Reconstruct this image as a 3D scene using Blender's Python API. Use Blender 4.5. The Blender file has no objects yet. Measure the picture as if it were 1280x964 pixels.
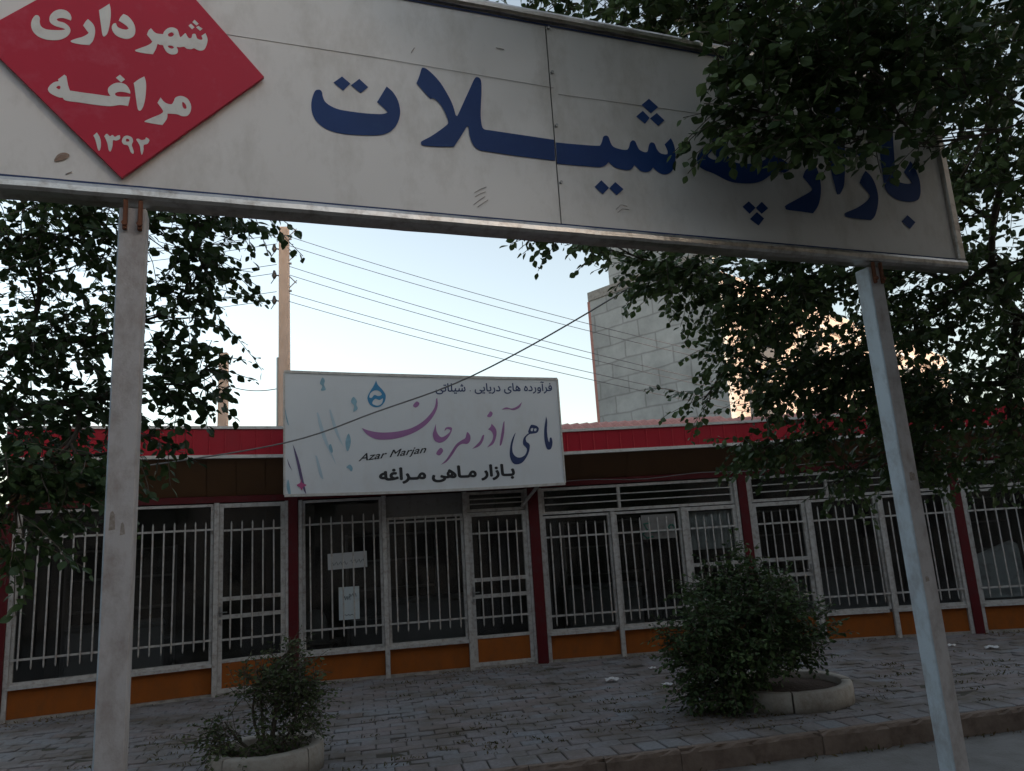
import bpy, bmesh, math, random
import numpy as np
from math import radians, sin, cos, pi, atan2, hypot
from mathutils import Vector, Matrix
from mathutils.geometry import delaunay_2d_cdt
rnd = random.Random(7)
sc = bpy.context.scene
col = sc.collection

# ------------------------------------------------------------------ camera, sky, sun, exposure
cam_d = bpy.data.cameras.new("camera"); cam = bpy.data.objects.new("camera", cam_d); col.objects.link(cam)
cam_d.sensor_fit = 'HORIZONTAL'; cam_d.sensor_width = 36.0; cam_d.lens = 955 / 1280 * 36.0
cam_d.clip_start = 0.05; cam_d.clip_end = 2000
cam.matrix_world = Matrix.Translation((0, 0, 1.7)) @ Matrix.Rotation(radians(90 + 11.6), 4, 'X') @ Matrix.Rotation(radians(-3.65), 4, 'Z')
sc.camera = cam

SUN_AZ = radians(118)      # clockwise from the view direction (+Y): behind, to the right
SUN_EL = radians(3.0)
w = bpy.data.worlds.new("World"); sc.world = w; w.use_nodes = True
nt = w.node_tree; bg = nt.nodes["Background"]
sky = nt.nodes.new("ShaderNodeTexSky"); sky.sky_type = 'NISHITA'; sky.sun_disc = False
sky.sun_elevation = SUN_EL; sky.sun_rotation = SUN_AZ
sky.air_density = 1.0; sky.dust_density = 6.0; sky.ozone_density = 1.0; sky.altitude = 1400
hsv = nt.nodes.new("ShaderNodeHueSaturation"); hsv.inputs["Saturation"].default_value = .58   # hazy evening air
nt.links.new(sky.outputs[0], hsv.inputs["Color"]); nt.links.new(hsv.outputs[0], bg.inputs[0]); bg.inputs[1].default_value = 0.15
sun_d = bpy.data.lights.new("sun", 'SUN'); sun = bpy.data.objects.new("sun", sun_d); col.objects.link(sun)
sun_d.energy = 1.1; sun_d.angle = radians(0.6); sun_d.color = (1.0, 0.76, 0.56)
sdir = Vector((sin(SUN_AZ) * cos(SUN_EL), cos(SUN_AZ) * cos(SUN_EL), sin(SUN_EL)))
sun.rotation_euler = sdir.to_track_quat('Z', 'Y').to_euler()
sc.view_settings.view_transform = 'Standard'; sc.view_settings.look = 'None'
sc.view_settings.gamma = 1.0; sc.view_settings.use_curve_mapping = False
sc.view_settings.exposure = 2.42
sc.render.engine = 'CYCLES'
sc.cycles.max_bounces = 6; sc.cycles.transparent_max_bounces = 12

# ------------------------------------------------------------------ measured outlines (metres, in the plane they are painted on)
DATA = {
    'BIG': [[[0.6695,3.8975,1],[0.698,3.8739],[0.7212,3.8344],[0.7306,3.7929],[0.731,3.7609],[0.7224,3.7224],[0.7017,3.6824],[0.6695,3.6518],[0.6307,3.6351],[0.5831,3.6257],[0.5267,3.6208],[0.4709,3.6175],[0.4159,3.6219],[0.3705,3.6373],[0.3347,3.668],[0.318,3.7066],[0.3138,3.7419],[0.3178,3.7785],[0.3295,3.8165],[0.341,3.8277],[0.3547,3.8298],[0.3637,3.8193],[0.3671,3.7964],[0.3791,3.7697],[0.4086,3.7507],[0.4453,3.7405],[0.5011,3.7382],[0.5575,3.7385],[0.6146,3.7425],[0.6482,3.7479],[0.6717,3.7587,1],[0.661,3.772],[0.6446,3.7882],[0.621,3.806,1]],[[0.4577,3.9168,1],[0.496,3.8848,1],[0.461,3.8433,1],[0.4174,3.8786,1]],[[0.5388,3.9173,1],[0.5808,3.8797,1],[0.5433,3.8435,1],[0.4992,3.8774,1]],[[0.8533,4.0301],[0.8731,4.0266],[0.9091,3.9969],[0.9419,3.9586],[0.9687,3.9129],[0.9924,3.8637],[1.0049,3.8222],[1.0105,3.7952],[1.0177,3.7889,1],[1.0273,3.8069],[1.0602,3.8802],[1.0936,3.9544],[1.1205,4.0126],[1.1361,4.0247],[1.1507,4.0175],[1.1555,3.996],[1.1538,3.9448],[1.1477,3.8808],[1.1424,3.8173],[1.1428,3.7737],[1.1472,3.7463],[1.1584,3.7354],[1.1821,3.7343,1],[1.535,3.7275,1],[1.5331,3.6092,1],[1.3426,3.6101],[1.1633,3.6158],[1.1281,3.6176],[1.0999,3.6354],[1.0841,3.667],[1.0772,3.7029],[1.0749,3.7364],[1.0688,3.7418,1],[1.0613,3.7315],[1.0326,3.6817],[0.9939,3.6202,1],[0.9094,3.6095],[0.8421,3.6069],[0.8301,3.6132],[0.8288,3.6231],[0.8375,3.632],[0.8778,3.6594],[0.9246,3.6977],[0.9603,3.7311],[0.9707,3.7466],[0.9678,3.7707],[0.9551,3.8057],[0.9339,3.8426],[0.9092,3.8666],[0.8934,3.8704,1],[0.8879,3.8616,1],[0.8186,3.9388,1],[0.8344,3.9816],[0.8461,4.0208]],[[1.5453,3.7139,1],[1.6517,3.7173],[1.7828,3.7249],[1.8036,3.7347],[1.8159,3.7592],[1.8248,3.7833],[1.8424,3.7922],[1.8563,3.7842],[1.8652,3.7525],[1.8799,3.7313],[1.916,3.7227],[1.9566,3.7232],[1.9733,3.7398],[1.9855,3.7712],[2.0006,3.7845],[2.0159,3.7798],[2.0251,3.7563],[2.0365,3.7345],[2.0663,3.7236],[2.0865,3.7308],[2.0969,3.7621],[2.1075,3.7823],[2.1222,3.7882],[2.1367,3.7806],[2.146,3.7516],[2.1646,3.7304],[2.1923,3.7257],[2.2104,3.7293,1],[2.2128,3.7498],[2.1994,3.7866,1],[2.2436,3.8297,1],[2.2575,3.7961],[2.2625,3.7492],[2.2567,3.7012],[2.2401,3.6523],[2.2189,3.6231],[2.1852,3.606],[2.1539,3.6078],[2.1278,3.6227],[2.1108,3.6386,1],[2.0888,3.615],[2.0601,3.6051],[2.0297,3.6095],[2.0079,3.6287],[1.9955,3.6404,1],[1.981,3.619],[1.9579,3.6053],[1.9175,3.6052],[1.8812,3.6108],[1.8593,3.6244],[1.8407,3.6385,1],[1.8257,3.6205],[1.7979,3.6056],[1.7712,3.6013],[1.6412,3.5957],[1.542,3.5936,1]],[[2.1309,4.0537,1],[2.1843,4.0106,1],[2.1337,3.9648,1],[2.0802,4.009,1]],[[2.0833,3.9732,1],[2.1219,3.9358,1],[2.0888,3.8958,1],[2.0392,3.9329,1]],[[2.1713,3.9723,1],[2.2153,3.9339,1],[2.1709,3.8949,1],[2.1245,3.9334,1]],[[1.7885,3.5282,1],[1.8301,3.4893,1],[1.7896,3.4501,1],[1.7462,3.4868,1]],[[1.8695,3.5268,1],[1.9151,3.4905,1],[1.872,3.4521,1],[1.8313,3.4881,1]],[[2.588,3.9241,1],[2.607,3.8673],[2.605,3.8048],[2.6149,3.7565],[2.6584,3.7308],[2.7405,3.7342],[2.8121,3.752],[2.8728,3.7845],[2.8199,3.8033],[2.765,3.8059],[2.7216,3.7912,1],[2.7135,3.8058,1],[2.7497,3.8417],[2.8136,3.853],[2.8947,3.8346],[2.9605,3.8046],[3.0258,3.7678],[3.0267,3.7297],[2.9872,3.7062,1],[2.9447,3.7065],[2.8918,3.6829],[2.8222,3.6378],[2.75,3.6146],[2.6539,3.606],[2.5879,3.6123],[2.5249,3.6358],[2.4936,3.6474],[2.4305,3.6645],[2.4012,3.6883],[2.3973,3.7181],[2.4137,3.7595],[2.4584,3.8018],[2.5159,3.8368],[2.505,3.854,1]],[[2.5058,3.7862,1],[2.5259,3.7641],[2.5318,3.7342,1],[2.4986,3.7333],[2.4714,3.7514]],[[2.7091,3.5002,1],[2.7498,3.4647,1],[2.7044,3.4241,1],[2.6631,3.4624,1]],[[2.7984,3.5059,1],[2.8374,3.47,1],[2.7869,3.4317,1],[2.7525,3.4649,1]],[[2.7554,3.4391,1],[2.7984,3.4038,1],[2.7547,3.3582,1],[2.7017,3.3925,1]],[[3.2295,3.7788,1],[3.2432,3.7158],[3.2428,3.6516],[3.2293,3.5864],[3.1993,3.5201],[3.1539,3.4687,1],[3.0602,3.4716],[2.972,3.4734],[2.9608,3.4855],[2.9678,3.5017],[3.0652,3.5541],[3.1447,3.5976],[3.1741,3.6204],[3.1656,3.6394],[3.1206,3.6942,1],[3.1521,3.7457]],[[3.5185,4.2337,1],[3.4887,4.0088],[3.4564,3.8383],[3.4425,3.7544],[3.4171,3.6701],[3.3837,3.6181],[3.3682,3.6101],[3.355,3.6152],[3.3481,3.6789],[3.3394,3.7591],[3.3429,3.9068],[3.3717,4.1441,1]],[[3.6084,3.7897,1],[3.6458,3.7566],[3.669,3.701],[3.6744,3.6314],[3.6578,3.5642],[3.6225,3.4957],[3.5852,3.4641,1],[3.4913,3.4637],[3.4023,3.4677],[3.3903,3.4786],[3.3982,3.4952],[3.4854,3.5315],[3.5668,3.5798],[3.6088,3.6207],[3.5948,3.648],[3.5459,3.7043,1],[3.5768,3.753]],[[3.6121,3.9323,1],[3.6528,3.8995,1],[3.6119,3.8568,1],[3.5653,3.8929,1]],[[3.9931,3.8997,1],[4.0226,3.8455],[4.039,3.7789],[4.034,3.7102],[4.019,3.6663],[3.9912,3.6341],[3.9313,3.6172],[3.8552,3.6164],[3.7982,3.6315],[3.7553,3.6645],[3.7405,3.7128],[3.7429,3.7967],[3.7471,3.8898],[3.7643,4.0969],[3.7738,4.1934,1],[3.892,4.2719,1],[3.892,4.1491],[3.8607,3.9035],[3.8511,3.8343],[3.8468,3.7663],[3.8672,3.7432],[3.932,3.7376],[3.9701,3.7476,1],[3.9553,3.774],[3.9206,3.8168,1]],[[3.8856,3.5239,1],[3.9401,3.4816,1],[3.886,3.4332,1],[3.8304,3.4777,1]]],
    'PLATE': [[0.1038,3.8393],[-0.4085,4.4339],[-1.0097,3.8521],[-0.4566,3.2812]],
    'RED': [[[-0.7936,3.9758],[-0.7876,3.9652],[-0.7873,3.9463],[-0.78,3.9264],[-0.7595,3.917],[-0.7268,3.9199],[-0.7013,3.9257],[-0.6923,3.9312,1],[-0.7017,3.9342],[-0.7277,3.9388],[-0.7466,3.9494],[-0.7529,3.9648],[-0.7504,3.9868],[-0.7368,4.0086],[-0.7171,4.0207],[-0.6948,4.0204],[-0.6793,4.008],[-0.6729,3.9901],[-0.6748,3.9767,1],[-0.7004,3.9823],[-0.7187,3.9787],[-0.7265,3.9724],[-0.7198,3.9641],[-0.6993,3.9609],[-0.6821,3.9489],[-0.6739,3.9323],[-0.6766,3.9127],[-0.6887,3.8939],[-0.71,3.8781],[-0.7353,3.8711],[-0.7644,3.8704],[-0.7902,3.8797],[-0.8093,3.8996],[-0.8171,3.924],[-0.8157,3.9502],[-0.8078,3.9707],[-0.8009,3.9768]],[[-0.6112,3.9959,1],[-0.5934,3.979],[-0.5839,3.9591],[-0.5819,3.9305],[-0.588,3.8957],[-0.6002,3.873,1],[-0.6319,3.8701],[-0.6618,3.8727],[-0.6702,3.8797],[-0.6516,3.8936],[-0.6261,3.9079],[-0.6064,3.9283],[-0.6125,3.9392],[-0.6277,3.9613,1],[-0.62,3.9811]],[[-0.5328,4.0863,1],[-0.5282,4.0675],[-0.5255,4.0288],[-0.5286,3.9793],[-0.5348,3.9417],[-0.5456,3.9243],[-0.5534,3.931],[-0.5611,3.978],[-0.5672,4.0157],[-0.5715,4.0465,1],[-0.5531,4.0649]],[[-0.477,4.0468,1],[-0.4591,4.0394],[-0.4408,4.0184],[-0.4301,3.9933],[-0.4284,3.9642],[-0.4363,3.9431],[-0.4553,3.9289],[-0.4785,3.928],[-0.502,3.9382],[-0.5162,3.9574],[-0.5196,3.9762],[-0.5137,3.992],[-0.5042,3.9962,1],[-0.4978,3.9804],[-0.484,3.9732],[-0.4646,3.972],[-0.4539,3.979,1],[-0.4613,3.9898],[-0.4773,4.0014],[-0.4939,4.0105,1],[-0.488,4.0288]],[[-0.3671,3.9979,1],[-0.3466,3.9771],[-0.3186,3.9774,1],[-0.3131,3.9933],[-0.2994,4.0108],[-0.2794,4.0181],[-0.261,4.0106],[-0.2535,3.987],[-0.248,3.9756],[-0.2381,3.9874],[-0.2281,3.9993],[-0.2217,3.988],[-0.2133,3.977],[-0.2032,3.9814],[-0.1994,3.9997],[-0.1871,4.002],[-0.1806,3.9831],[-0.1681,3.9778],[-0.1578,3.9822],[-0.1623,3.999,1],[-0.146,4.0147,1],[-0.1372,3.9886],[-0.1389,3.9631],[-0.1487,3.9337],[-0.165,3.9232],[-0.1795,3.9257],[-0.1919,3.9309],[-0.204,3.9238],[-0.2204,3.9233],[-0.2327,3.9311],[-0.2488,3.9257],[-0.263,3.9256,1],[-0.2565,3.907],[-0.2622,3.8911],[-0.2801,3.884],[-0.3004,3.8918],[-0.3129,3.9117],[-0.3172,3.9232],[-0.3292,3.9235],[-0.3392,3.9266,1],[-0.3444,3.9011],[-0.3555,3.8722,1],[-0.3909,3.8709],[-0.4183,3.8733],[-0.4256,3.8793],[-0.4072,3.8923],[-0.3764,3.9125],[-0.3611,3.93],[-0.3654,3.9415],[-0.3819,3.9631,1],[-0.3766,3.9838]],[[-0.2987,3.9811],[-0.2849,3.9936],[-0.2746,3.9856],[-0.2823,3.9727],[-0.2944,3.9705]],[[-0.2972,3.9244],[-0.2812,3.9273],[-0.273,3.9198],[-0.2808,3.9125],[-0.293,3.9153]],[[-0.1927,4.0742,1],[-0.1754,4.0573,1],[-0.1839,4.0465,1],[-0.201,4.0599,1]],[[-0.2066,4.0512,1],[-0.1919,4.0364,1],[-0.202,4.0244,1],[-0.2167,4.0392,1]],[[-0.1756,4.0461,1],[-0.1588,4.0351,1],[-0.1689,4.023,1],[-0.1857,4.0375,1]],[[-0.3197,3.6692,1],[-0.3019,3.648],[-0.2771,3.6428],[-0.2676,3.6592],[-0.2606,3.6782],[-0.2384,3.6889],[-0.2131,3.6794],[-0.1985,3.6515],[-0.1994,3.6212],[-0.2114,3.5985],[-0.2312,3.5927],[-0.2513,3.5988],[-0.276,3.5982],[-0.2907,3.5973,1],[-0.2925,3.5721],[-0.3088,3.5403,1],[-0.3381,3.541],[-0.372,3.5445],[-0.377,3.5497],[-0.3486,3.5701],[-0.3199,3.5889],[-0.3081,3.6025],[-0.3133,3.6166],[-0.3312,3.6424,1]],[[-0.2328,3.6614],[-0.2201,3.6513],[-0.2162,3.6338],[-0.2246,3.6296],[-0.2323,3.6404]],[[-0.3859,3.7593,1],[-0.3787,3.7317],[-0.3775,3.6901],[-0.3808,3.6421],[-0.3885,3.6085],[-0.3977,3.5954],[-0.4066,3.6029],[-0.4137,3.6431],[-0.4212,3.6952],[-0.4259,3.7212,1],[-0.4073,3.7421]],[[-0.6861,3.7183,1],[-0.6781,3.7126,1],[-0.6703,3.6733],[-0.6622,3.6486,1],[-0.6117,3.6467],[-0.5653,3.6463],[-0.5231,3.6452],[-0.5114,3.647,1],[-0.5215,3.6647],[-0.52,3.6855],[-0.5019,3.7061],[-0.4784,3.7145],[-0.4543,3.7077],[-0.4391,3.6835],[-0.4376,3.6689,1],[-0.4578,3.6729],[-0.4816,3.671],[-0.4954,3.66],[-0.4831,3.649],[-0.4371,3.6543,1],[-0.4437,3.6103,1],[-0.4746,3.6104],[-0.5119,3.5991],[-0.5632,3.5973],[-0.6188,3.5994],[-0.6736,3.6009],[-0.6878,3.6131,1],[-0.7013,3.6121],[-0.729,3.6239],[-0.741,3.6392],[-0.7374,3.6569],[-0.7226,3.6765],[-0.705,3.6851,1],[-0.7076,3.6933,1]],[[-0.7125,3.6551],[-0.704,3.6651],[-0.6969,3.6604],[-0.7009,3.6483]],[[-0.4798,3.7523,1],[-0.46,3.7335,1],[-0.4737,3.7165,1],[-0.4944,3.7356,1]],[[-0.5557,3.472,1],[-0.5433,3.4509],[-0.5384,3.4231],[-0.541,3.3945],[-0.5478,3.3937],[-0.5549,3.421],[-0.5614,3.4429],[-0.5675,3.4563,1]],[[-0.5186,3.4713],[-0.5066,3.4614],[-0.4975,3.4684],[-0.4879,3.461],[-0.4788,3.468],[-0.4695,3.4709,1],[-0.4689,3.4549],[-0.4826,3.4446],[-0.4943,3.4448],[-0.4956,3.4172],[-0.5016,3.3937],[-0.5088,3.3985],[-0.5145,3.4262],[-0.5223,3.448],[-0.5274,3.4587,1]],[[-0.4413,3.4729],[-0.4245,3.4665],[-0.4192,3.4499],[-0.4233,3.4321],[-0.4153,3.4045],[-0.4173,3.3928],[-0.427,3.4002],[-0.4373,3.4275],[-0.4539,3.4311],[-0.4615,3.4444],[-0.4552,3.4654]],[[-0.4455,3.458],[-0.436,3.4575],[-0.4333,3.4481],[-0.445,3.4454]],[[-0.3983,3.4642],[-0.3886,3.4597],[-0.3744,3.4644],[-0.3698,3.4737],[-0.3575,3.4637],[-0.3642,3.4454],[-0.3783,3.4379],[-0.3785,3.4148],[-0.384,3.3923],[-0.3893,3.4077],[-0.3924,3.4303],[-0.4001,3.4466],[-0.4076,3.4601]]],
    'MARKS': [[[1.0788,3.3223],[1.113,3.3509],[1.1388,3.3704]],[[1.0986,3.3117],[1.1286,3.3356],[1.1545,3.3551]],[[1.0863,3.3862],[1.1247,3.4114],[1.1502,3.4226]],[[1.0893,3.3654],[1.1191,3.3854],[1.1445,3.3965]],[[1.8598,3.3709],[1.891,3.401],[1.9282,3.3955]],[[1.8674,3.3537],[1.8982,3.3791],[1.9359,3.3781]],[[0.7985,4.1054],[0.8157,4.1352]],[[1.2486,4.213],[1.2925,4.2115]],[[-0.7092,3.3462],[-0.6876,3.3738],[-0.6586,3.3701]],[[-0.6661,3.2871],[-0.6437,3.3003]]],
    'JOINT': [[[-0.0862,4.0469],[0.6227,4.048],[1.558,4.0312]],[[1.5828,3.9975],[2.2221,4.0073],[3.0371,4.0115]]],
    'RUST': [[-0.7088,3.3391],[-0.6989,3.3688],[-0.6765,3.3823],[-0.6559,3.3741],[-0.675,3.3503]],
    'COLS': [[-6.291,9.452],[-3.176,10.832],[0.192,11.462],[3.384,11.777],[6.528,11.67],[9.859,11.319]],
    'BQ': [-3.0014,9.8985,0.0,0.28656],
    'NAVY': [[[3.612,3.4551,1],[3.6235,3.3807],[3.6102,3.2496],[3.6135,3.135],[3.6296,3.0776],[3.6442,3.1343],[3.6687,3.1419],[3.6801,3.0682],[3.6534,2.9875],[3.6094,2.9692],[3.5782,3.0058],[3.5612,3.12],[3.5676,3.2504],[3.5944,3.3812]],[[3.3638,3.3199],[3.3903,3.3357],[3.4568,3.3181],[3.4878,3.2766],[3.4582,3.2201],[3.381,3.2055],[3.3383,3.1983],[3.2846,3.1509],[3.2891,3.0942],[3.3287,3.0609],[3.3337,3.0124],[3.3019,2.9167],[3.2192,2.8072],[3.1341,2.7749],[3.0694,2.7961],[3.0333,2.8768],[3.0345,2.9724],[3.0643,3.0998],[3.112,3.1953],[3.1391,3.227,1],[3.1089,3.147],[3.0767,3.0353],[3.0787,2.9392],[3.1246,2.882],[3.1904,2.872],[3.2596,2.9099],[3.2896,2.9813],[3.2673,3.0222],[3.2367,3.0633],[3.2506,3.1436],[3.3047,3.1991],[3.3311,3.2147],[3.3244,3.2392]],[[3.3693,3.279],[3.4037,3.2865],[3.3923,3.2459],[3.367,3.2465]],[[3.42,3.278],[3.4539,3.2773],[3.443,3.2449],[3.4177,3.2454]]],
    'PURPLE': [[[2.9833,3.3919,1],[2.9682,3.2307],[2.922,3.0713],[2.8907,3.0434,1],[2.8994,3.1039],[2.9329,3.2476],[2.9657,3.3761]],[[2.9524,3.5631,1],[3.021,3.5948],[3.1035,3.5774],[3.1896,3.6091],[3.2611,3.6692,1],[3.2221,3.5923],[3.1354,3.5524],[3.0526,3.5666]],[[2.7916,3.3631,1],[2.8526,3.2814],[2.8501,3.1851],[2.7992,3.0745],[2.7067,3.026,1],[2.7766,3.107],[2.8058,3.1862],[2.785,3.2507],[2.7346,3.2838,1],[2.7724,3.3152]],[[2.7856,3.5409],[2.8167,3.5081],[2.7807,3.4568],[2.7321,3.4689],[2.7591,3.5089]],[[2.6762,3.2051,1],[2.6554,3.1259],[2.5944,3.0481],[2.4924,3.0113,1],[2.5634,3.0726],[2.6149,3.1269],[2.6514,3.1977]],[[2.4357,3.2502],[2.4735,3.2017],[2.4697,3.1304],[2.4271,3.0841],[2.3552,3.0859],[2.2895,3.0483],[2.2046,2.9333],[2.1215,2.8425],[2.0415,2.8063,1],[2.1233,2.8812],[2.1993,2.9881],[2.2672,3.0803],[2.3416,3.1336],[2.3992,3.1638],[2.4176,3.2109]],[[1.9955,3.3746,1],[2.0019,3.2673],[2.0583,3.1875],[2.1387,3.2171],[2.197,3.2758],[2.1504,3.2989],[2.1123,3.265,1],[2.1272,3.312],[2.1675,3.327],[2.2193,3.3102],[2.1949,3.2317],[2.1275,3.1467],[2.0391,3.1097],[1.9699,3.1427],[1.9465,3.2215],[1.9687,3.2995]],[[2.0439,3.0392],[2.0814,2.9992],[2.0315,2.9353],[1.9826,2.9631]],[[2.031,3.743,1],[2.0326,3.631],[1.9882,3.5203],[1.9047,3.4078],[1.7883,3.3126],[1.646,3.2407],[1.4599,3.186],[1.3073,3.1712],[1.1717,3.1806],[1.068,3.2335],[1.0096,3.2961],[0.9882,3.3379,1],[1.0696,3.3025],[1.2193,3.2716],[1.4015,3.2724],[1.5865,3.3026],[1.7119,3.3485],[1.8333,3.4248],[1.9316,3.5243],[1.9924,3.6188],[2.0145,3.7271,1]],[[1.7404,3.6947],[1.7782,3.6578],[1.7293,3.6062],[1.6882,3.6351]]],
    'DROP': [[[1.1931,3.9945,1],[1.2144,3.9312],[1.2811,3.852],[1.3173,3.7808],[1.2996,3.6946],[1.2444,3.6326],[1.168,3.6179],[1.1009,3.6577],[1.0682,3.7438],[1.0974,3.8218],[1.1607,3.9236]],[[1.0958,3.7592],[1.1123,3.8138],[1.1665,3.8527],[1.2273,3.8444],[1.2642,3.797],[1.2178,3.7738],[1.1649,3.7899],[1.126,3.7511]],[[1.1316,3.6729],[1.1711,3.735],[1.2315,3.7188],[1.278,3.7419],[1.2607,3.6715],[1.199,3.6409]]],
    'FISH': [[[0.4442,3.9539],[0.4765,4.0356],[0.5092,3.9926],[0.4974,3.9343],[0.5205,3.8662],[0.4559,3.8569],[0.475,3.915]],[[0.8487,3.6985],[0.882,3.7663],[0.9277,3.7074],[0.9173,3.6588],[0.9349,3.6003],[0.8778,3.5623],[0.8888,3.6397]],[[0.7679,3.1619],[0.8069,3.2657],[0.8367,3.1792],[0.8219,3.0846],[0.7931,3.0285],[0.7717,3.067]],[[0.7708,2.8128],[0.8173,2.8488],[0.8532,2.8006],[0.8339,2.7544],[0.8034,2.7929]],[[0.0124,2.5921],[0.0302,2.6824],[0.0509,2.5905],[0.0645,2.4719],[0.0365,2.4822]],[[0.5468,3.0919],[0.5747,3.1289],[0.6007,3.034],[0.5767,3.0159]],[[-0.0165,3.6885],[0.0098,3.5367],[0.0397,3.4044],[0.0273,3.4046],[0.0009,3.518]]],
    'STREAK': [[[0.0885,3.1414,1],[0.1324,3.0287],[0.176,2.8792],[0.2104,2.7122],[0.2582,2.4725,1],[0.2181,2.5472],[0.1749,2.7135],[0.1405,2.8804]],[[0.017,2.9581,1],[0.0432,2.8835],[0.0834,2.7903,1],[0.0379,2.8653]]],
    'WASH': [[[0.3976,3.55,1],[0.4247,3.5305],[0.521,3.2057],[0.6434,2.8452,1],[0.4667,3.2259]],[[0.5628,3.586,1],[0.5848,3.5761],[0.6689,3.2973],[0.739,3.0868,1],[0.6232,3.3173]],[[0.3736,2.9844,1],[0.4056,2.9461],[0.4779,2.6653,1],[0.4247,2.7227]]],
    'FLOWER': [[[0.1924,2.6762],[0.2063,2.6299],[0.2592,2.6003],[0.2183,2.5745],[0.2003,2.5333],[0.1775,2.5671],[0.1354,2.6053],[0.178,2.631]]],
}
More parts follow.
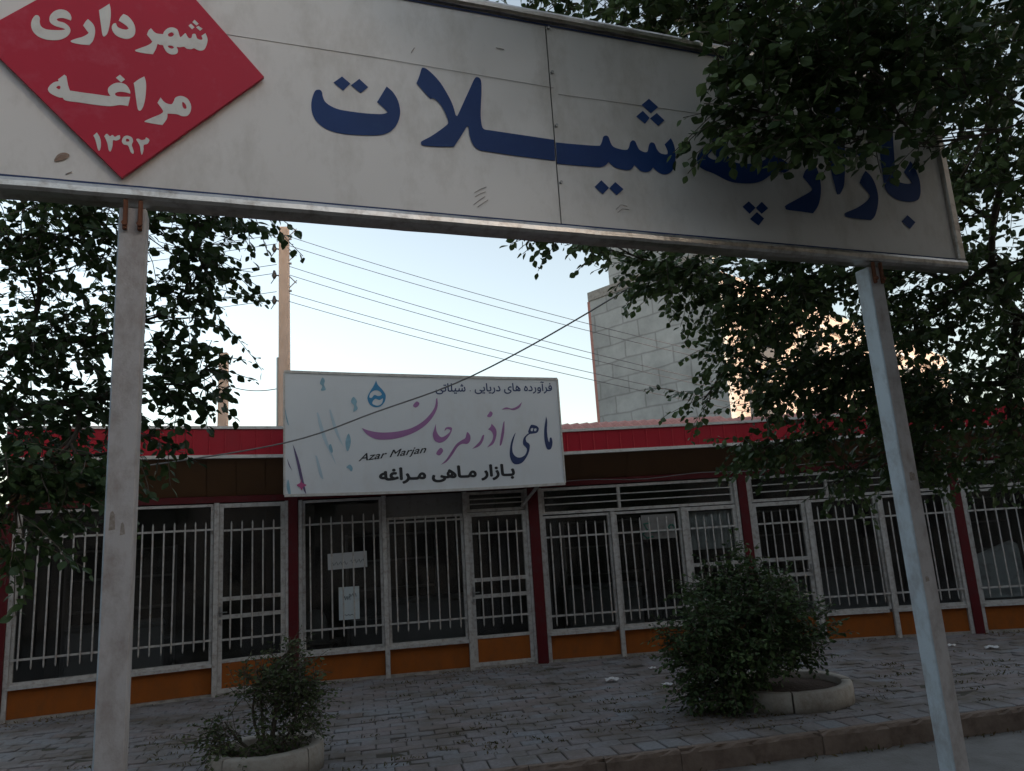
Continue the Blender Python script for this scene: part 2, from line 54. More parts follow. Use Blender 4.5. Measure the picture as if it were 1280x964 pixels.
# boughs of the trees, unseen ones added for shade: centre, radii, number of twigs
TREE_R = [
    ((3.61, 5.0, 5.14), (0.8, 0.7, 0.55), 172),
    ((2.53, 4.9, 5.27), (0.7, 0.6, 0.45), 138),
    ((1.68, 4.9, 5.43), (0.6, 0.5, 0.35), 97),
    ((0.92, 4.8, 5.51), (0.5, 0.45, 0.3), 57),
    ((0.41, 4.8, 5.58), (0.35, 0.4, 0.22), 23),
    ((3.2, 4.8, 6.08), (1.1, 0.9, 0.5), 138),
    ((2.01, 4.7, 6.2), (0.9, 0.8, 0.4), 92),
    ((3.98, 4.6, 5.44), (0.7, 0.8, 0.7), 92),
    ((1.14, 4.6, 6.31), (0.7, 0.6, 0.35), 46),
    ((1.67, 3.65, 4.06), (0.36, 0.18, 0.13), 52),
    ((1.31, 3.65, 3.85), (0.11, 0.12, 0.11), 20),
    ((2.09, 3.75, 4.0), (0.3, 0.18, 0.2), 52),
    ((1.58, 3.65, 3.72), (0.22, 0.12, 0.06), 27),
    ((1.85, 3.7, 3.68), (0.12, 0.1, 0.07), 13),
    ((2.55, 4.0, 4.24), (0.26, 0.22, 0.28), 48),
    ((2.34, 3.9, 3.72), (0.05, 0.08, 0.06), 4),
    ((1.46, 3.6, 4.19), (0.22, 0.16, 0.09), 23),
    ((1.23, 3.6, 4.2), (0.06, 0.08, 0.05), 3),
    ((2.08, 3.8, 4.36), (0.45, 0.2, 0.14), 46),
    ((3.08, 4.3, 4.27), (0.28, 0.3, 0.3), 46),
    ((1.4, 5.8, 3.76), (0.38, 0.4, 0.2), 85),
    ((2.14, 6.0, 3.54), (0.5, 0.5, 0.36), 170),
    ((2.7, 6.0, 3.78), (0.5, 0.5, 0.3), 131),
    ((2.53, 6.6, 2.98), (0.5, 0.5, 0.34), 124),
    ((1.94, 6.4, 3.18), (0.2, 0.3, 0.16), 27),
    ((2.9, 6.4, 3.12), (0.4, 0.4, 0.4), 89),
    ((0.79, 5.4, 3.87), (0.2, 0.2, 0.05), 13),
    ((0.42, 5.2, 3.91), (0.12, 0.15, 0.05), 9),
    ((0.67, 5.2, 3.83), (0.08, 0.1, 0.06), 6),
    ((2.61, 6.8, 2.47), (0.45, 0.4, 0.18), 52),
    ((2.17, 6.8, 2.42), (0.22, 0.2, 0.12), 21),
    ((2.98, 6.8, 2.12), (0.22, 0.3, 0.1), 18),
    ((1.64, 6.5, 2.8), (0.12, 0.2, 0.08), 7),
    ((3.51, 6.2, 3.31), (0.45, 0.5, 0.4), 108),
    ((4.0, 6.0, 3.69), (0.5, 0.5, 0.45), 96),
    ((3.61, 6.6, 2.69), (0.5, 0.5, 0.34), 139),
    ((4.33, 6.6, 2.79), (0.4, 0.5, 0.42), 96),
    ((3.57, 6.8, 2.23), (0.45, 0.4, 0.2), 62),
    ((4.34, 6.8, 2.18), (0.35, 0.4, 0.22), 52),
    ((3.53, 5.6, 4.17), (0.3, 0.4, 0.35), 69),
    ((3.98, 5.6, 4.34), (0.35, 0.4, 0.35), 92),
    ((4.41, 6.4, 3.31), (0.3, 0.4, 0.4), 62),
    ((3.33, 6.2, 3.81), (0.3, 0.4, 0.3), 62),
    ((3.12, 6.4, 2.82), (0.35, 0.4, 0.35), 62),
    ((1.45, 4.9, 5.42), (0.4, 0.4, 0.25), 46),
    ((1.2, 6.2, 6.3), (1.4, 1.3, 0.8), 38, 0.15),  # from here down: unseen boughs, added to shade pavement and shop fronts
    ((3.2, 6.0, 6.2), (1.4, 1.3, 0.8), 41, 0.15),
    ((5.2, 6.3, 6.4), (1.4, 1.3, 0.8), 38, 0.15),
    ((2.2, 8.3, 6.9), (1.4, 1.3, 0.8), 38, 0.15),
    ((4.4, 8.4, 7.0), (1.4, 1.3, 0.8), 38, 0.15),
    ((6.6, 8.2, 6.8), (1.4, 1.3, 0.8), 38, 0.15),
    ((3.4, 7.0, 8.0), (1.4, 1.3, 0.8), 38, 0.15),
    ((5.6, 7.0, 8.0), (1.4, 1.3, 0.8), 35, 0.15),
    ((7.6, 6.4, 6.8), (1.4, 1.3, 0.8), 35, 0.15),
    ((6.6, 4.6, 6.6), (1.4, 1.3, 0.8), 35, 0.15),
    ((4.6, 4.2, 6.8), (1.4, 1.3, 0.8), 35, 0.15),
    ((4.4, 2.4, 6.8), (1.4, 1.3, 0.8), 28, 0.15),
    ((3.6, 2.4, 3.6), (0.9, 1.0, 0.8), 90, 0.13),  # from here down: unseen boughs, added to darken the sign's right part
    ((4.6, 3.0, 4.6), (0.9, 1.0, 0.8), 90, 0.13),
    ((3.4, 2.2, 5.2), (0.9, 1.0, 0.8), 90, 0.13),
    ((5.2, 3.6, 3.4), (0.9, 1.0, 0.8), 90, 0.13),
    ((4.6, 1.6, 4.2), (0.9, 1.0, 0.8), 90, 0.13),
    ((2.2, 2.4, 5.6), (0.9, 1.0, 0.8), 90, 0.13),
    ((3.0, 3.0, 6.2), (0.9, 1.0, 0.8), 90, 0.13),
    ((0.6, 3.0, 4.9), (0.45, 0.4, 0.3), 30, 0.1),
    ((1.3, 3.1, 4.95), (0.45, 0.4, 0.3), 30, 0.1),
    ((1.9, 3.3, 5.0), (0.45, 0.4, 0.3), 30, 0.1),
    ((2.9, 3.0, 4.2), (0.5, 0.5, 0.45), 60, 0.1),
    ((2.5, 2.6, 4.7), (0.5, 0.5, 0.45), 60, 0.1),
    ((2.0, 2.8, 5.2), (0.5, 0.5, 0.45), 60, 0.1),
    ((3.2, 3.4, 3.4), (0.5, 0.5, 0.45), 60, 0.1),
    ((2.9, 2.2, 3.6), (0.5, 0.5, 0.45), 60, 0.1),
]
TREE_L = [
    ((-3.1, 4.7, 3.85), (0.42, 0.4, 0.32), 78),
    ((-2.62, 4.6, 3.88), (0.35, 0.35, 0.26), 54),
    ((-2.13, 4.6, 3.82), (0.26, 0.3, 0.2), 37),
    ((-1.75, 4.5, 3.88), (0.2, 0.25, 0.08), 16),
    ((-1.46, 4.4, 3.81), (0.12, 0.12, 0.03), 5),
    ((-3.23, 4.9, 3.2), (0.4, 0.4, 0.36), 75),
    ((-2.7, 4.8, 3.19), (0.36, 0.35, 0.32), 51),
    ((-2.16, 4.7, 3.29), (0.28, 0.3, 0.26), 43),
    ((-1.91, 4.6, 3.56), (0.16, 0.2, 0.16), 18),
    ((-2.22, 4.8, 2.84), (0.22, 0.3, 0.14), 27),
    ((-1.97, 4.7, 2.86), (0.09, 0.2, 0.1), 9),
    ((-2.78, 4.8, 2.72), (0.4, 0.3, 0.14), 45),
    ((-3.32, 5.0, 2.73), (0.35, 0.3, 0.2), 40),
    ((-1.87, 4.7, 2.95), (0.06, 0.1, 0.1), 5),
    ((-2.85, 4.4, 2.23), (0.3, 0.3, 0.22), 62),
    ((-2.58, 4.5, 2.27), (0.2, 0.25, 0.12), 24),
    ((-2.36, 4.6, 2.41), (0.13, 0.2, 0.09), 10),
    ((-2.81, 4.3, 1.95), (0.16, 0.2, 0.1), 18),
    ((-2.23, 4.7, 2.49), (0.06, 0.1, 0.04), 4),
    ((-2.98, 4.6, 4.71), (0.6, 0.5, 0.3), 67),
    ((-2.23, 4.6, 4.78), (0.5, 0.4, 0.3), 40),
    ((-4.4, 5.2, 4.46), (0.7, 0.7, 0.8), 162),
    ((-4.56, 5.4, 3.3), (0.6, 0.6, 0.6), 108),
    ((-3.99, 5.0, 5.55), (0.8, 0.7, 0.5), 94),
    ((-1.4, 6.4, 6.6), (1.4, 1.3, 0.8), 35, 0.15),  # from here down: unseen overhead boughs, added to keep pavement and fronts dark
    ((-3.2, 6.2, 6.2), (1.4, 1.3, 0.8), 41, 0.15),
    ((-5.2, 6.3, 6.4), (1.4, 1.3, 0.8), 38, 0.15),
    ((-2.2, 8.2, 6.9), (1.4, 1.3, 0.8), 38, 0.15),
    ((-4.4, 8.4, 7.0), (1.4, 1.3, 0.8), 38, 0.15),
    ((-6.6, 8.2, 6.8), (1.4, 1.3, 0.8), 38, 0.15),
    ((-3.6, 7.0, 8.0), (1.4, 1.3, 0.8), 35, 0.15),
    ((-5.6, 7.0, 8.0), (1.4, 1.3, 0.8), 35, 0.15),
    ((-7.6, 6.4, 6.8), (1.4, 1.3, 0.8), 35, 0.15),
    ((-6.4, 5.6, 5.2), (1.4, 1.3, 0.8), 35, 0.15),
]
TREE_B = [  # unseen trees behind the viewer, added to shade the fronts and the sign
    ((0, 0, 5.4), (1.8, 1.7, 1.3), 90, 0.24),
    ((-2.2, 0.4, 5.8), (1.8, 1.7, 1.3), 80, 0.24),
    ((2.2, -0.3, 5.8), (1.8, 1.7, 1.3), 80, 0.24),
    ((0, -1.4, 7.0), (1.8, 1.7, 1.3), 80, 0.24),
    ((-1.8, -2.0, 5.6), (1.8, 1.7, 1.3), 60, 0.24),
    ((1.8, -2.2, 5.4), (1.8, 1.7, 1.3), 60, 0.24),
]

# ------------------------------------------------------------------ helpers
def tag(o, label=None, cat=None, group=None, kind=None):
    if label: o["label"] = label
    if cat: o["category"] = cat
    if group: o["group"] = group
    if kind: o["kind"] = kind
    return o
def empty(name, loc=(0, 0, 0), rz=0, label=None, cat=None, group=None):
    o = bpy.data.objects.new(name, None); col.objects.link(o)
    o.location = loc; o.rotation_euler = (0, 0, rz); o.empty_display_size = .2
    return tag(o, label, cat, group)
class MB:
    def __init__(s): s.v = []; s.f = []; s.m = []; s.sm = []
    def add(s, vs, fs, m=0, smooth=False):
        b = len(s.v); s.v += [tuple(p) for p in vs]
        for f in fs: s.f.append(tuple(b + i for i in f)); s.m.append(m); s.sm.append(smooth)
        return s
    def box(s, x0, x1, y0, y1, z0, z1, m=0, bev=0.0, M=None):
        if bev <= 0:
            vs = [(x, y, z) for z in (z0, z1) for y in (y0, y1) for x in (x0, x1)]
            fs = [(0, 2, 3, 1), (4, 5, 7, 6), (0, 1, 5, 4), (2, 6, 7, 3), (0, 4, 6, 2), (1, 3, 7, 5)]
        else:
            bm = bmesh.new(); bmesh.ops.create_cube(bm, size=1)
            for v in bm.verts:
                v.co = Vector(((x0 + x1) / 2 + v.co.x * (x1 - x0), (y0 + y1) / 2 + v.co.y * (y1 - y0), (z0 + z1) / 2 + v.co.z * (z1 - z0)))
            bmesh.ops.bevel(bm, geom=bm.edges[:], offset=bev, segments=1, affect='EDGES')
            bm.verts.index_update(); vs = [v.co.copy() for v in bm.verts]; fs = [[v.index for v in f.verts] for f in bm.faces]; bm.free()
        if M is not None: vs = [M @ Vector(p) for p in vs]
        return s.add(vs, fs, m)
    def tube(s, pts, r, n=6, m=0, cap=True, smooth=True):
        pts = [Vector(p) for p in pts]; N = len(pts)
        rs = r if isinstance(r, (list, tuple)) else [r] * N
        vs = []; up = None
        for i, p in enumerate(pts):
            t = (pts[min(i + 1, N - 1)] - pts[max(i - 1, 0)]); t = t.normalized() if t.length > 1e-9 else Vector((0, 0, 1))
            if up is None: up = Vector((0, 0, 1)) if abs(t.z) < .9 else Vector((1, 0, 0))
            a = t.cross(up); a = a.normalized() if a.length > 1e-6 else Vector((1, 0, 0)); b = a.cross(t); up = b
            for k in range(n):
                q = 2 * pi * k / n; vs.append(p + (a * cos(q) + b * sin(q)) * rs[i])
        fs = [(i * n + k, i * n + (k + 1) % n, (i + 1) * n + (k + 1) % n, (i + 1) * n + k) for i in range(N - 1) for k in range(n)]
        s.add(vs, fs, m, smooth)
        if cap: s.add(vs[:n], [tuple(range(n))[::-1]], m); s.add(vs[-n:], [tuple(range(n))], m)
        return s
    def build(s, name, mats, parent=None):
        me = bpy.data.meshes.new(name); me.from_pydata(s.v, [], s.f)
        if not isinstance(mats, (list, tuple)): mats = [mats]
        for x in mats: me.materials.append(x)
        if len(mats) > 1: me.polygons.foreach_set("material_index", s.m)
        if any(s.sm): me.polygons.foreach_set("use_smooth", s.sm)
        me.update(); o = bpy.data.objects.new(name, me); col.objects.link(o)
        if parent: o.parent = parent
        return o
def spline(pts, seg=4):
    """closed outline through the points; a point with a third entry is a sharp corner"""
    n = len(pts); out = []
    if all(len(p) > 2 for p in pts): return [(p[0], p[1]) for p in pts]
    P = [Vector((p[0], p[1])) for p in pts]; C = [len(p) > 2 for p in pts]
    for i in range(n):
        p1, p2 = P[i], P[(i + 1) % n]
        p0 = p1 if C[i] else P[i - 1]; p3 = p2 if C[(i + 1) % n] else P[(i + 2) % n]
        for k in range(seg):
            t = k / seg
            q = .5 * ((2 * p1) + (p2 - p0) * t + (2 * p0 - 5 * p1 + 4 * p2 - p3) * t * t + (3 * p1 - p0 - 3 * p2 + p3) * t ** 3)
            out.append((q.x, q.y))
    return out
def flat_curve_mesh(outlines, depth=.0006):
    cu = bpy.data.curves.new("outline", 'CURVE'); cu.dimensions = '2D'; cu.fill_mode = 'BOTH'; cu.extrude = depth
    for o in outlines:
        s = cu.splines.new('POLY'); s.points.add(len(o) - 1); s.use_cyclic_u = True
        for p, q in zip(s.points, o): p.co = (q[0], q[1], 0, 1)
    ob = bpy.data.objects.new("outline", cu); col.objects.link(ob)
    me = bpy.data.meshes.new_from_object(ob.evaluated_get(bpy.context.evaluated_depsgraph_get()))
    bpy.data.objects.remove(ob); bpy.data.curves.remove(cu); return me
# drawing plane (u right, v up) -> local x, -y (towards viewer), z
UPR = Matrix(((1, 0, 0, 0), (0, 0, -1, 0), (0, 1, 0, 0), (0, 0, 0, 1)))
def lettering(name, outlines, mat, parent, yoff, label=None, raw=False):
    me = flat_curve_mesh(outlines if raw else [spline(o) for o in outlines])
    me.transform(Matrix.Translation((0, yoff, 0)) @ UPR); me.materials.append(mat); me.name = name
    o = bpy.data.objects.new(name, me); col.objects.link(o); o.parent = parent
    return tag(o, label)
AR = {}
def shape(word):
    """letters of a Persian word as joined presentation forms, in display order"""
    forms = {'ا': ('FE8D', 'FE8E'), 'آ': ('FE81', 'FE82'), 'ب': ('FE8F', 'FE90', 'FE91', 'FE92'), 'ت': ('FE95', 'FE96', 'FE97', 'FE98'),
             'د': ('FEA9', 'FEAA'), 'ر': ('FEAD', 'FEAE'), 'ز': ('FEAF', 'FEB0'), 'ش': ('FEB5', 'FEB6', 'FEB7', 'FEB8'), 'غ': ('FECD', 'FECE', 'FECF', 'FED0'),
             'ف': ('FED1', 'FED2', 'FED3', 'FED4'), 'ل': ('FEDD', 'FEDE', 'FEDF', 'FEE0'), 'م': ('FEE1', 'FEE2', 'FEE3', 'FEE4'), 'ه': ('FEE9', 'FEEA', 'FEEB', 'FEEC'),
             'و': ('FEED', 'FEEE'), 'ی': ('FBFC', 'FBFD', 'FBFE', 'FBFF'), 'ـ': ('0640',) * 4}
    out = []
    for i, ch in enumerate(word):
        if ch not in forms: out.append(ch); continue
        prev = i > 0 and word[i - 1] in forms and len(forms[word[i - 1]]) == 4
        nxt = i + 1 < len(word) and word[i + 1] in forms and len(forms[ch]) == 4
        k = (3 if nxt else 1) if prev else (2 if nxt else 0)
        f = forms[ch]; out.append(chr(int(f[k if k < len(f) else k - 2], 16)))
    return ''.join(reversed(out))
def text_mesh(body, x0, x1, v0, height, mat, parent, yoff, label, weight=0.0, shear=0.0, slope=0.0, name='lettering'):
    """outlines of the built-in font, filled one contour at a time (its joined letters overlap)"""
    cu = bpy.data.curves.new("text", 'FONT'); cu.body = body; cu.shear = shear
    ob = bpy.data.objects.new("text", cu); col.objects.link(ob); bpy.context.view_layer.update()
    cc = ob.to_curve(bpy.context.evaluated_depsgraph_get()); loops = []
    for sp in cc.splines:
        P = sp.bezier_points; L = [(p.co.x, p.co.y) for p in sp.points]
        for k in range(len(P)):
            a, b = P[k], P[(k + 1) % len(P)]
            for q in range(4):
                t = q / 4; p = (1 - t) ** 3 * a.co + 3 * (1 - t) ** 2 * t * a.handle_right + 3 * (1 - t) * t * t * b.handle_left + t ** 3 * b.co; L.append((p.x, p.y))
        L = [p for q, p in enumerate(L) if hypot(p[0] - L[q - 1][0], p[1] - L[q - 1][1]) > 2e-4]
        if len(L) > 2: loops.append(L)
    ob.to_curve_clear(); bpy.data.objects.remove(ob)
    area = lambda L: sum(L[k - 1][0] * L[k][1] - L[k][0] * L[k - 1][1] for k in range(len(L))) / 2
    sg = 1 if area(max(loops, key=lambda L: abs(area(L)))) > 0 else -1
    def grow(Q, w_):      # embolden: move every point along its outward normal
        out = []
        for q in range(len(Q)):
            tx, ty = Q[(q + 1) % len(Q)][0] - Q[q - 1][0], Q[(q + 1) % len(Q)][1] - Q[q - 1][1]; l_ = hypot(tx, ty) or 1
            out.append((Q[q][0] + ty / l_ * w_, Q[q][1] - tx / l_ * w_))
        return out
    loops = [grow(L, weight * sg) for L in loops]
    pts = [Vector(p) for L in loops for p in L]; ed = []; o_ = 0
    for L in loops: ed += [(o_ + q, o_ + (q + 1) % len(L)) for q in range(len(L))]; o_ += len(L)
    vv, _, ff, *_ = delaunay_2d_cdt(pts, ed, [], 0, 1e-6)
    def wind(x, y):
        n_ = 0
        for L in loops:
            for q in range(len(L)):
                (xa, ya), (xb, yb) = L[q - 1], L[q]
                if (ya > y) != (yb > y) and x < (xb - xa) * (y - ya) / (yb - ya) + xa: n_ += 1 if yb > ya else -1
        return n_
    ff = [f for f in ff if wind(sum(vv[q].x for q in f) / 3, sum(vv[q].y for q in f) / 3) != 0]
    xs_ = [p.x for p in pts]; ys_ = [p.y for p in pts]; a, b, c, d = min(xs_), max(xs_), min(ys_), max(ys_)
    k = (x1 - x0) / (b - a); kv = height / (d - c); g = MB()
    g.add([(x0 + (v.x - a) * k, yoff, v0 + (v.y - c) * kv + (v.x - a) * k * slope) for v in vv], [tuple(f) for f in ff])
    return tag(g.build(name, mat, parent), label)

# ------------------------------------------------------------------ materials
def mat(name, base, rough=.6, metal=0.0, dirt=0.0, dirt_col=(.12, .09, .07), scale=6.0, bump=0.0, bump_scale=40., spec=.5, streak=0.0, var=.12):
    m = bpy.data.materials.new(name); m.use_nodes = True; t = m.node_tree; L = t.links; b = t.nodes["Principled BSDF"]
    b.inputs["Roughness"].default_value = rough; b.inputs["Metallic"].default_value = metal; b.inputs["Specular IOR Level"].default_value = spec
    tc = t.nodes.new("ShaderNodeTexCoord")
    n1 = t.nodes.new("ShaderNodeTexNoise"); n1.inputs["Scale"].default_value = scale; n1.inputs["Detail"].default_value = 8; L.new(tc.outputs["Object"], n1.inputs["Vector"])
    mx = t.nodes.new("ShaderNodeMix"); mx.data_type = 'RGBA'; mx.inputs["A"].default_value = (*[c * (1 - var) for c in base], 1); mx.inputs["B"].default_value = (*[min(1, c * (1 + var)) for c in base], 1)
    L.new(n1.outputs["Fac"], mx.inputs["Factor"]); out = mx.outputs["Result"]
    if dirt > 0:
        n2 = t.nodes.new("ShaderNodeTexNoise"); n2.inputs["Scale"].default_value = scale * 1.7; n2.inputs["Detail"].default_value = 12; n2.inputs["Roughness"].default_value = .7
        mp = t.nodes.new("ShaderNodeMapping"); L.new(tc.outputs["Object"], mp.inputs["Vector"]); mp.inputs["Scale"].default_value = (1, 1, 1 - .8 * streak); L.new(mp.outputs[0], n2.inputs["Vector"])
        rp = t.nodes.new("ShaderNodeValToRGB"); rp.color_ramp.elements[0].position = .57 - .22 * dirt; rp.color_ramp.elements[1].position = .76 - .16 * dirt
        L.new(n2.outputs["Fac"], rp.inputs[0]); ml = t.nodes.new("ShaderNodeMath"); ml.operation = 'MULTIPLY'; ml.inputs[1].default_value = min(1, .4 + dirt * .5); L.new(rp.outputs[0], ml.inputs[0])
        m2 = t.nodes.new("ShaderNodeMix"); m2.data_type = 'RGBA'; L.new(ml.outputs[0], m2.inputs["Factor"]); L.new(out, m2.inputs["A"]); m2.inputs["B"].default_value = (*dirt_col, 1); out = m2.outputs["Result"]
    L.new(out, b.inputs["Base Color"])
    if bump > 0:
        n3 = t.nodes.new("ShaderNodeTexNoise"); n3.inputs["Scale"].default_value = bump_scale; n3.inputs["Detail"].default_value = 5; L.new(tc.outputs["Object"], n3.inputs["Vector"])
        bp = t.nodes.new("ShaderNodeBump"); bp.inputs["Strength"].default_value = 1.0; bp.inputs["Distance"].default_value = bump; L.new(n3.outputs["Fac"], bp.inputs["Height"]); L.new(bp.outputs[0], b.inputs["Normal"])
    return m
def attr_mat(name, c0, c1, rough=.8, attr="tint", transl=0.0, bump=0.0, bump_scale=30, spec=.3, noise=.25, moss=None):
    m = bpy.data.materials.new(name); m.use_nodes = True; t = m.node_tree; L = t.links; b = t.nodes["Principled BSDF"]
    b.inputs["Roughness"].default_value = rough; b.inputs["Specular IOR Level"].default_value = spec
    a = t.nodes.new("ShaderNodeAttribute"); a.attribute_name = attr
    mx = t.nodes.new("ShaderNodeMix"); mx.data_type = 'RGBA'; mx.inputs["A"].default_value = (*c0, 1); mx.inputs["B"].default_value = (*c1, 1); L.new(a.outputs["Fac"], mx.inputs["Factor"])
    out = mx.outputs["Result"]; tc = t.nodes.new("ShaderNodeTexCoord")
    if noise > 0:
        n = t.nodes.new("ShaderNodeTexNoise"); n.inputs["Scale"].default_value = bump_scale * .6; n.inputs["Detail"].default_value = 8; L.new(tc.outputs["Object"], n.inputs["Vector"])
        hs = t.nodes.new("ShaderNodeHueSaturation"); mr = t.nodes.new("ShaderNodeMapRange"); mr.inputs["To Min"].default_value = 1 - noise; mr.inputs["To Max"].default_value = 1 + noise
        L.new(n.outputs["Fac"], mr.inputs["Value"]); L.new(mr.outputs[0], hs.inputs["Value"]); L.new(out, hs.inputs["Color"]); out = hs.outputs[0]
    if moss:
        n2 = t.nodes.new("ShaderNodeTexNoise"); n2.inputs["Scale"].default_value = 1.6; n2.inputs["Detail"].default_value = 10; n2.inputs["Roughness"].default_value = .65; L.new(tc.outputs["Object"], n2.inputs["Vector"])
        rp = t.nodes.new("ShaderNodeValToRGB"); rp.color_ramp.elements[0].position = .44; rp.color_ramp.elements[1].position = .66; L.new(n2.outputs["Fac"], rp.inputs[0])
        m2 = t.nodes.new("ShaderNodeMix"); m2.data_type = 'RGBA'; L.new(rp.outputs[0], m2.inputs["Factor"]); L.new(out, m2.inputs["A"]); m2.inputs["B"].default_value = (*moss, 1); out = m2.outputs["Result"]
    L.new(out, b.inputs["Base Color"])
    if bump > 0:
        n3 = t.nodes.new("ShaderNodeTexNoise"); n3.inputs["Scale"].default_value = bump_scale; n3.inputs["Detail"].default_value = 8; L.new(tc.outputs["Object"], n3.inputs["Vector"])
        bp = t.nodes.new("ShaderNodeBump"); bp.inputs["Distance"].default_value = bump; L.new(n3.outputs["Fac"], bp.inputs["Height"]); L.new(bp.outputs[0], b.inputs["Normal"])
    if transl > 0:
        tr = t.nodes.new("ShaderNodeBsdfTranslucent"); L.new(out, tr.inputs[0]); ms = t.nodes.new("ShaderNodeMixShader"); ms.inputs[0].default_value = transl
        L.new(b.outputs[0], ms.inputs[1]); L.new(tr.outputs[0], ms.inputs[2]); L.new(ms.outputs[0], t.nodes["Material Output"].inputs[0])
    return m
M = {}
M['panel'] = mat('sign_enamel', (.70, .66, .625), rough=.2, dirt=.42, dirt_col=(.42, .37, .31), scale=1.6, bump=.004, bump_scale=1.6, streak=.6, var=.05)
M['chrome'] = mat('worn_steel_trim', (.62, .58, .54), rough=.28, metal=1, dirt=.45, dirt_col=(.22, .15, .11), scale=9, bump=.002, bump_scale=14)
M['back'] = mat('sign_back', (.18, .17, .16), rough=.6, dirt=.4)
M['blue'] = mat('blue_vinyl', (.010, .042, .16), rough=.5, spec=.25, scale=5, var=.2, dirt=.08, dirt_col=(.03, .09, .2))
M['navy'] = mat('navy_print', (.012, .03, .11), rough=.5)
M['red'] = mat('red_plate', (.47, .010, .036), rough=.45, spec=.3, scale=2.2, var=.14, dirt=.16, dirt_col=(.5, .10, .14))
M['redtxt'] = mat('white_vinyl', (.68, .66, .62), rough=.5, dirt=.2, dirt_col=(.45, .35, .32))
M['post'] = mat('sign_post_paint', (.50, .47, .46), rough=.75, dirt=.55, dirt_col=(.24, .18, .15), scale=5, bump=.0015, bump_scale=120, streak=.5)
M['postlit'] = mat('sign_post_paint_lit_bluish', (.43, .50, .55), rough=.6, dirt=.55, dirt_col=(.22, .2, .2), scale=5, bump=.0015, bump_scale=120, streak=.5)  # same post, with the bluish light on its left face put into the colour
M['rust'] = mat('rust', (.16, .06, .03), rough=.9, scale=20, var=.4, bump=.002)
M['mark'] = mat('scratch', (.33, .28, .25), rough=.8)
M['stain'] = mat('stain', (.30, .20, .15), rough=.8, scale=30, var=.5)
M['sticker'] = mat('sticker_residue', (.27, .22, .18), rough=.9, scale=40, var=.5, dirt=.6, dirt_col=(.45, .42, .4))
M['white'] = mat('chipped_white_paint', (.47, .455, .435), rough=.6, dirt=.5, dirt_col=(.17, .11, .08), scale=9, bump=.001)
M['col'] = mat('column_red', (.095, .007, .010), rough=.6, spec=.25, dirt=.35, dirt_col=(.07, .03, .03), scale=5)
M['fascia'] = mat('fascia_red', (.38, .008, .022), rough=.5, spec=.3, dirt=.2, dirt_col=(.28, .02, .03), scale=2, streak=.7)
M['trim'] = mat('fascia_trim', (.62, .60, .57), rough=.45, dirt=.35, dirt_col=(.25, .2, .17))
M['soffit'] = mat('soffit_brown', (.10, .048, .018), rough=.6, dirt=.3, dirt_col=(.08, .04, .02), scale=3)
M['orange'] = mat('orange_plinth', (.29, .083, .014), rough=.75, spec=.2, dirt=.55, dirt_col=(.2, .07, .02), scale=4, streak=.5)
M['cement'] = mat('cement_strip', (.34, .31, .28), rough=.9, dirt=.5, bump=.004)
M['grey'] = mat('grey_shutter', (.22, .21, .20), rough=.6, dirt=.3)
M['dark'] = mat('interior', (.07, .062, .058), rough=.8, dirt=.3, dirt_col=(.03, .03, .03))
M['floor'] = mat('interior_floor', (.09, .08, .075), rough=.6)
M['freezer'] = mat('freezer_white', (.34, .34, .35), rough=.35)
M['sheet'] = mat('sheet_white', (.74, .77, .78), rough=.7, dirt=.4, dirt_col=(.3, .26, .22), scale=3)
M['paper'] = mat('paper', (.50, .50, .50), rough=.8, var=.04)
M['paperblue'] = mat('paper_pale', (.52, .58, .60), rough=.8, dirt=.3, dirt_col=(.5, .46, .3), scale=3)
M['ink'] = mat('ink', (.05, .05, .06), rough=.8)
M['green'] = mat('green_print', (.02, .16, .11), rough=.6)
M['steel'] = mat('steel_grey', (.30, .30, .30), rough=.4, metal=.8)
M['wood'] = mat('pole_concrete', (.36, .28, .235), rough=.85, scale=4, dirt=.3, dirt_col=(.3, .2, .14), bump=.003, streak=.8)
M['wire'] = mat('wire', (.10, .10, .11), rough=.7)
M['cable'] = mat('cable', (.17, .165, .16), rough=.6)
M['insul'] = mat('insulator', (.03, .025, .025), rough=.4)
M['tile'] = mat('roof_tile', (.46, .20, .165), rough=.8, dirt=.4, dirt_col=(.2, .1, .08), scale=6)
M['bark'] = mat('bark', (.085, .068, .052), rough=.95, scale=12, bump=.02, bump_scale=18)
M['board'] = mat('board_vinyl', (.60, .62, .64), rough=.45, scale=1.2, var=.05, dirt=.2, dirt_col=(.52, .50, .48), streak=.6, bump=.004, bump_scale=2)
M['frame'] = mat('board_rim', (.50, .48, .45), rough=.5, dirt=.5, dirt_col=(.28, .25, .22), scale=8, bump=.003, bump_scale=20)
M['purple'] = mat('purple_print', (.30, .13, .30), rough=.5, scale=2.5, var=.35)
M['cyan'] = mat('cyan_print', (.03, .20, .38), rough=.5, scale=6, var=.3)
M['wash'] = mat('pale_blue_print', (.42, .53, .60), rough=.5)
M['fish'] = mat('faded_blue_print', (.22, .38, .47), rough=.5, scale=12, var=.4)
M['streak'] = mat('plum_print', (.10, .07, .16), rough=.5)
M['pink'] = mat('pink_print', (.42, .07, .20), rough=.5)
M['black'] = mat('black_print', (.012, .012, .016), rough=.5)
M['soil'] = mat('soil', (.055, .035, .025), rough=1, bump=.02, bump_scale=25, scale=14, var=.4)
M['planter'] = mat('planter_concrete', (.36, .33, .29), rough=.9, dirt=.5, dirt_col=(.20, .16, .12), scale=5, bump=.006, bump_scale=30)
M['kerb'] = mat('kerb_concrete', (.20, .15, .12), rough=.9, dirt=.6, dirt_col=(.09, .06, .045), scale=3.2, bump=.006, bump_scale=22)
M['asphalt'] = mat('road_surface', (.19, .185, .18), rough=.9, dirt=.5, dirt_col=(.11, .10, .09), scale=2.5, bump=.008, bump_scale=45, var=.25)
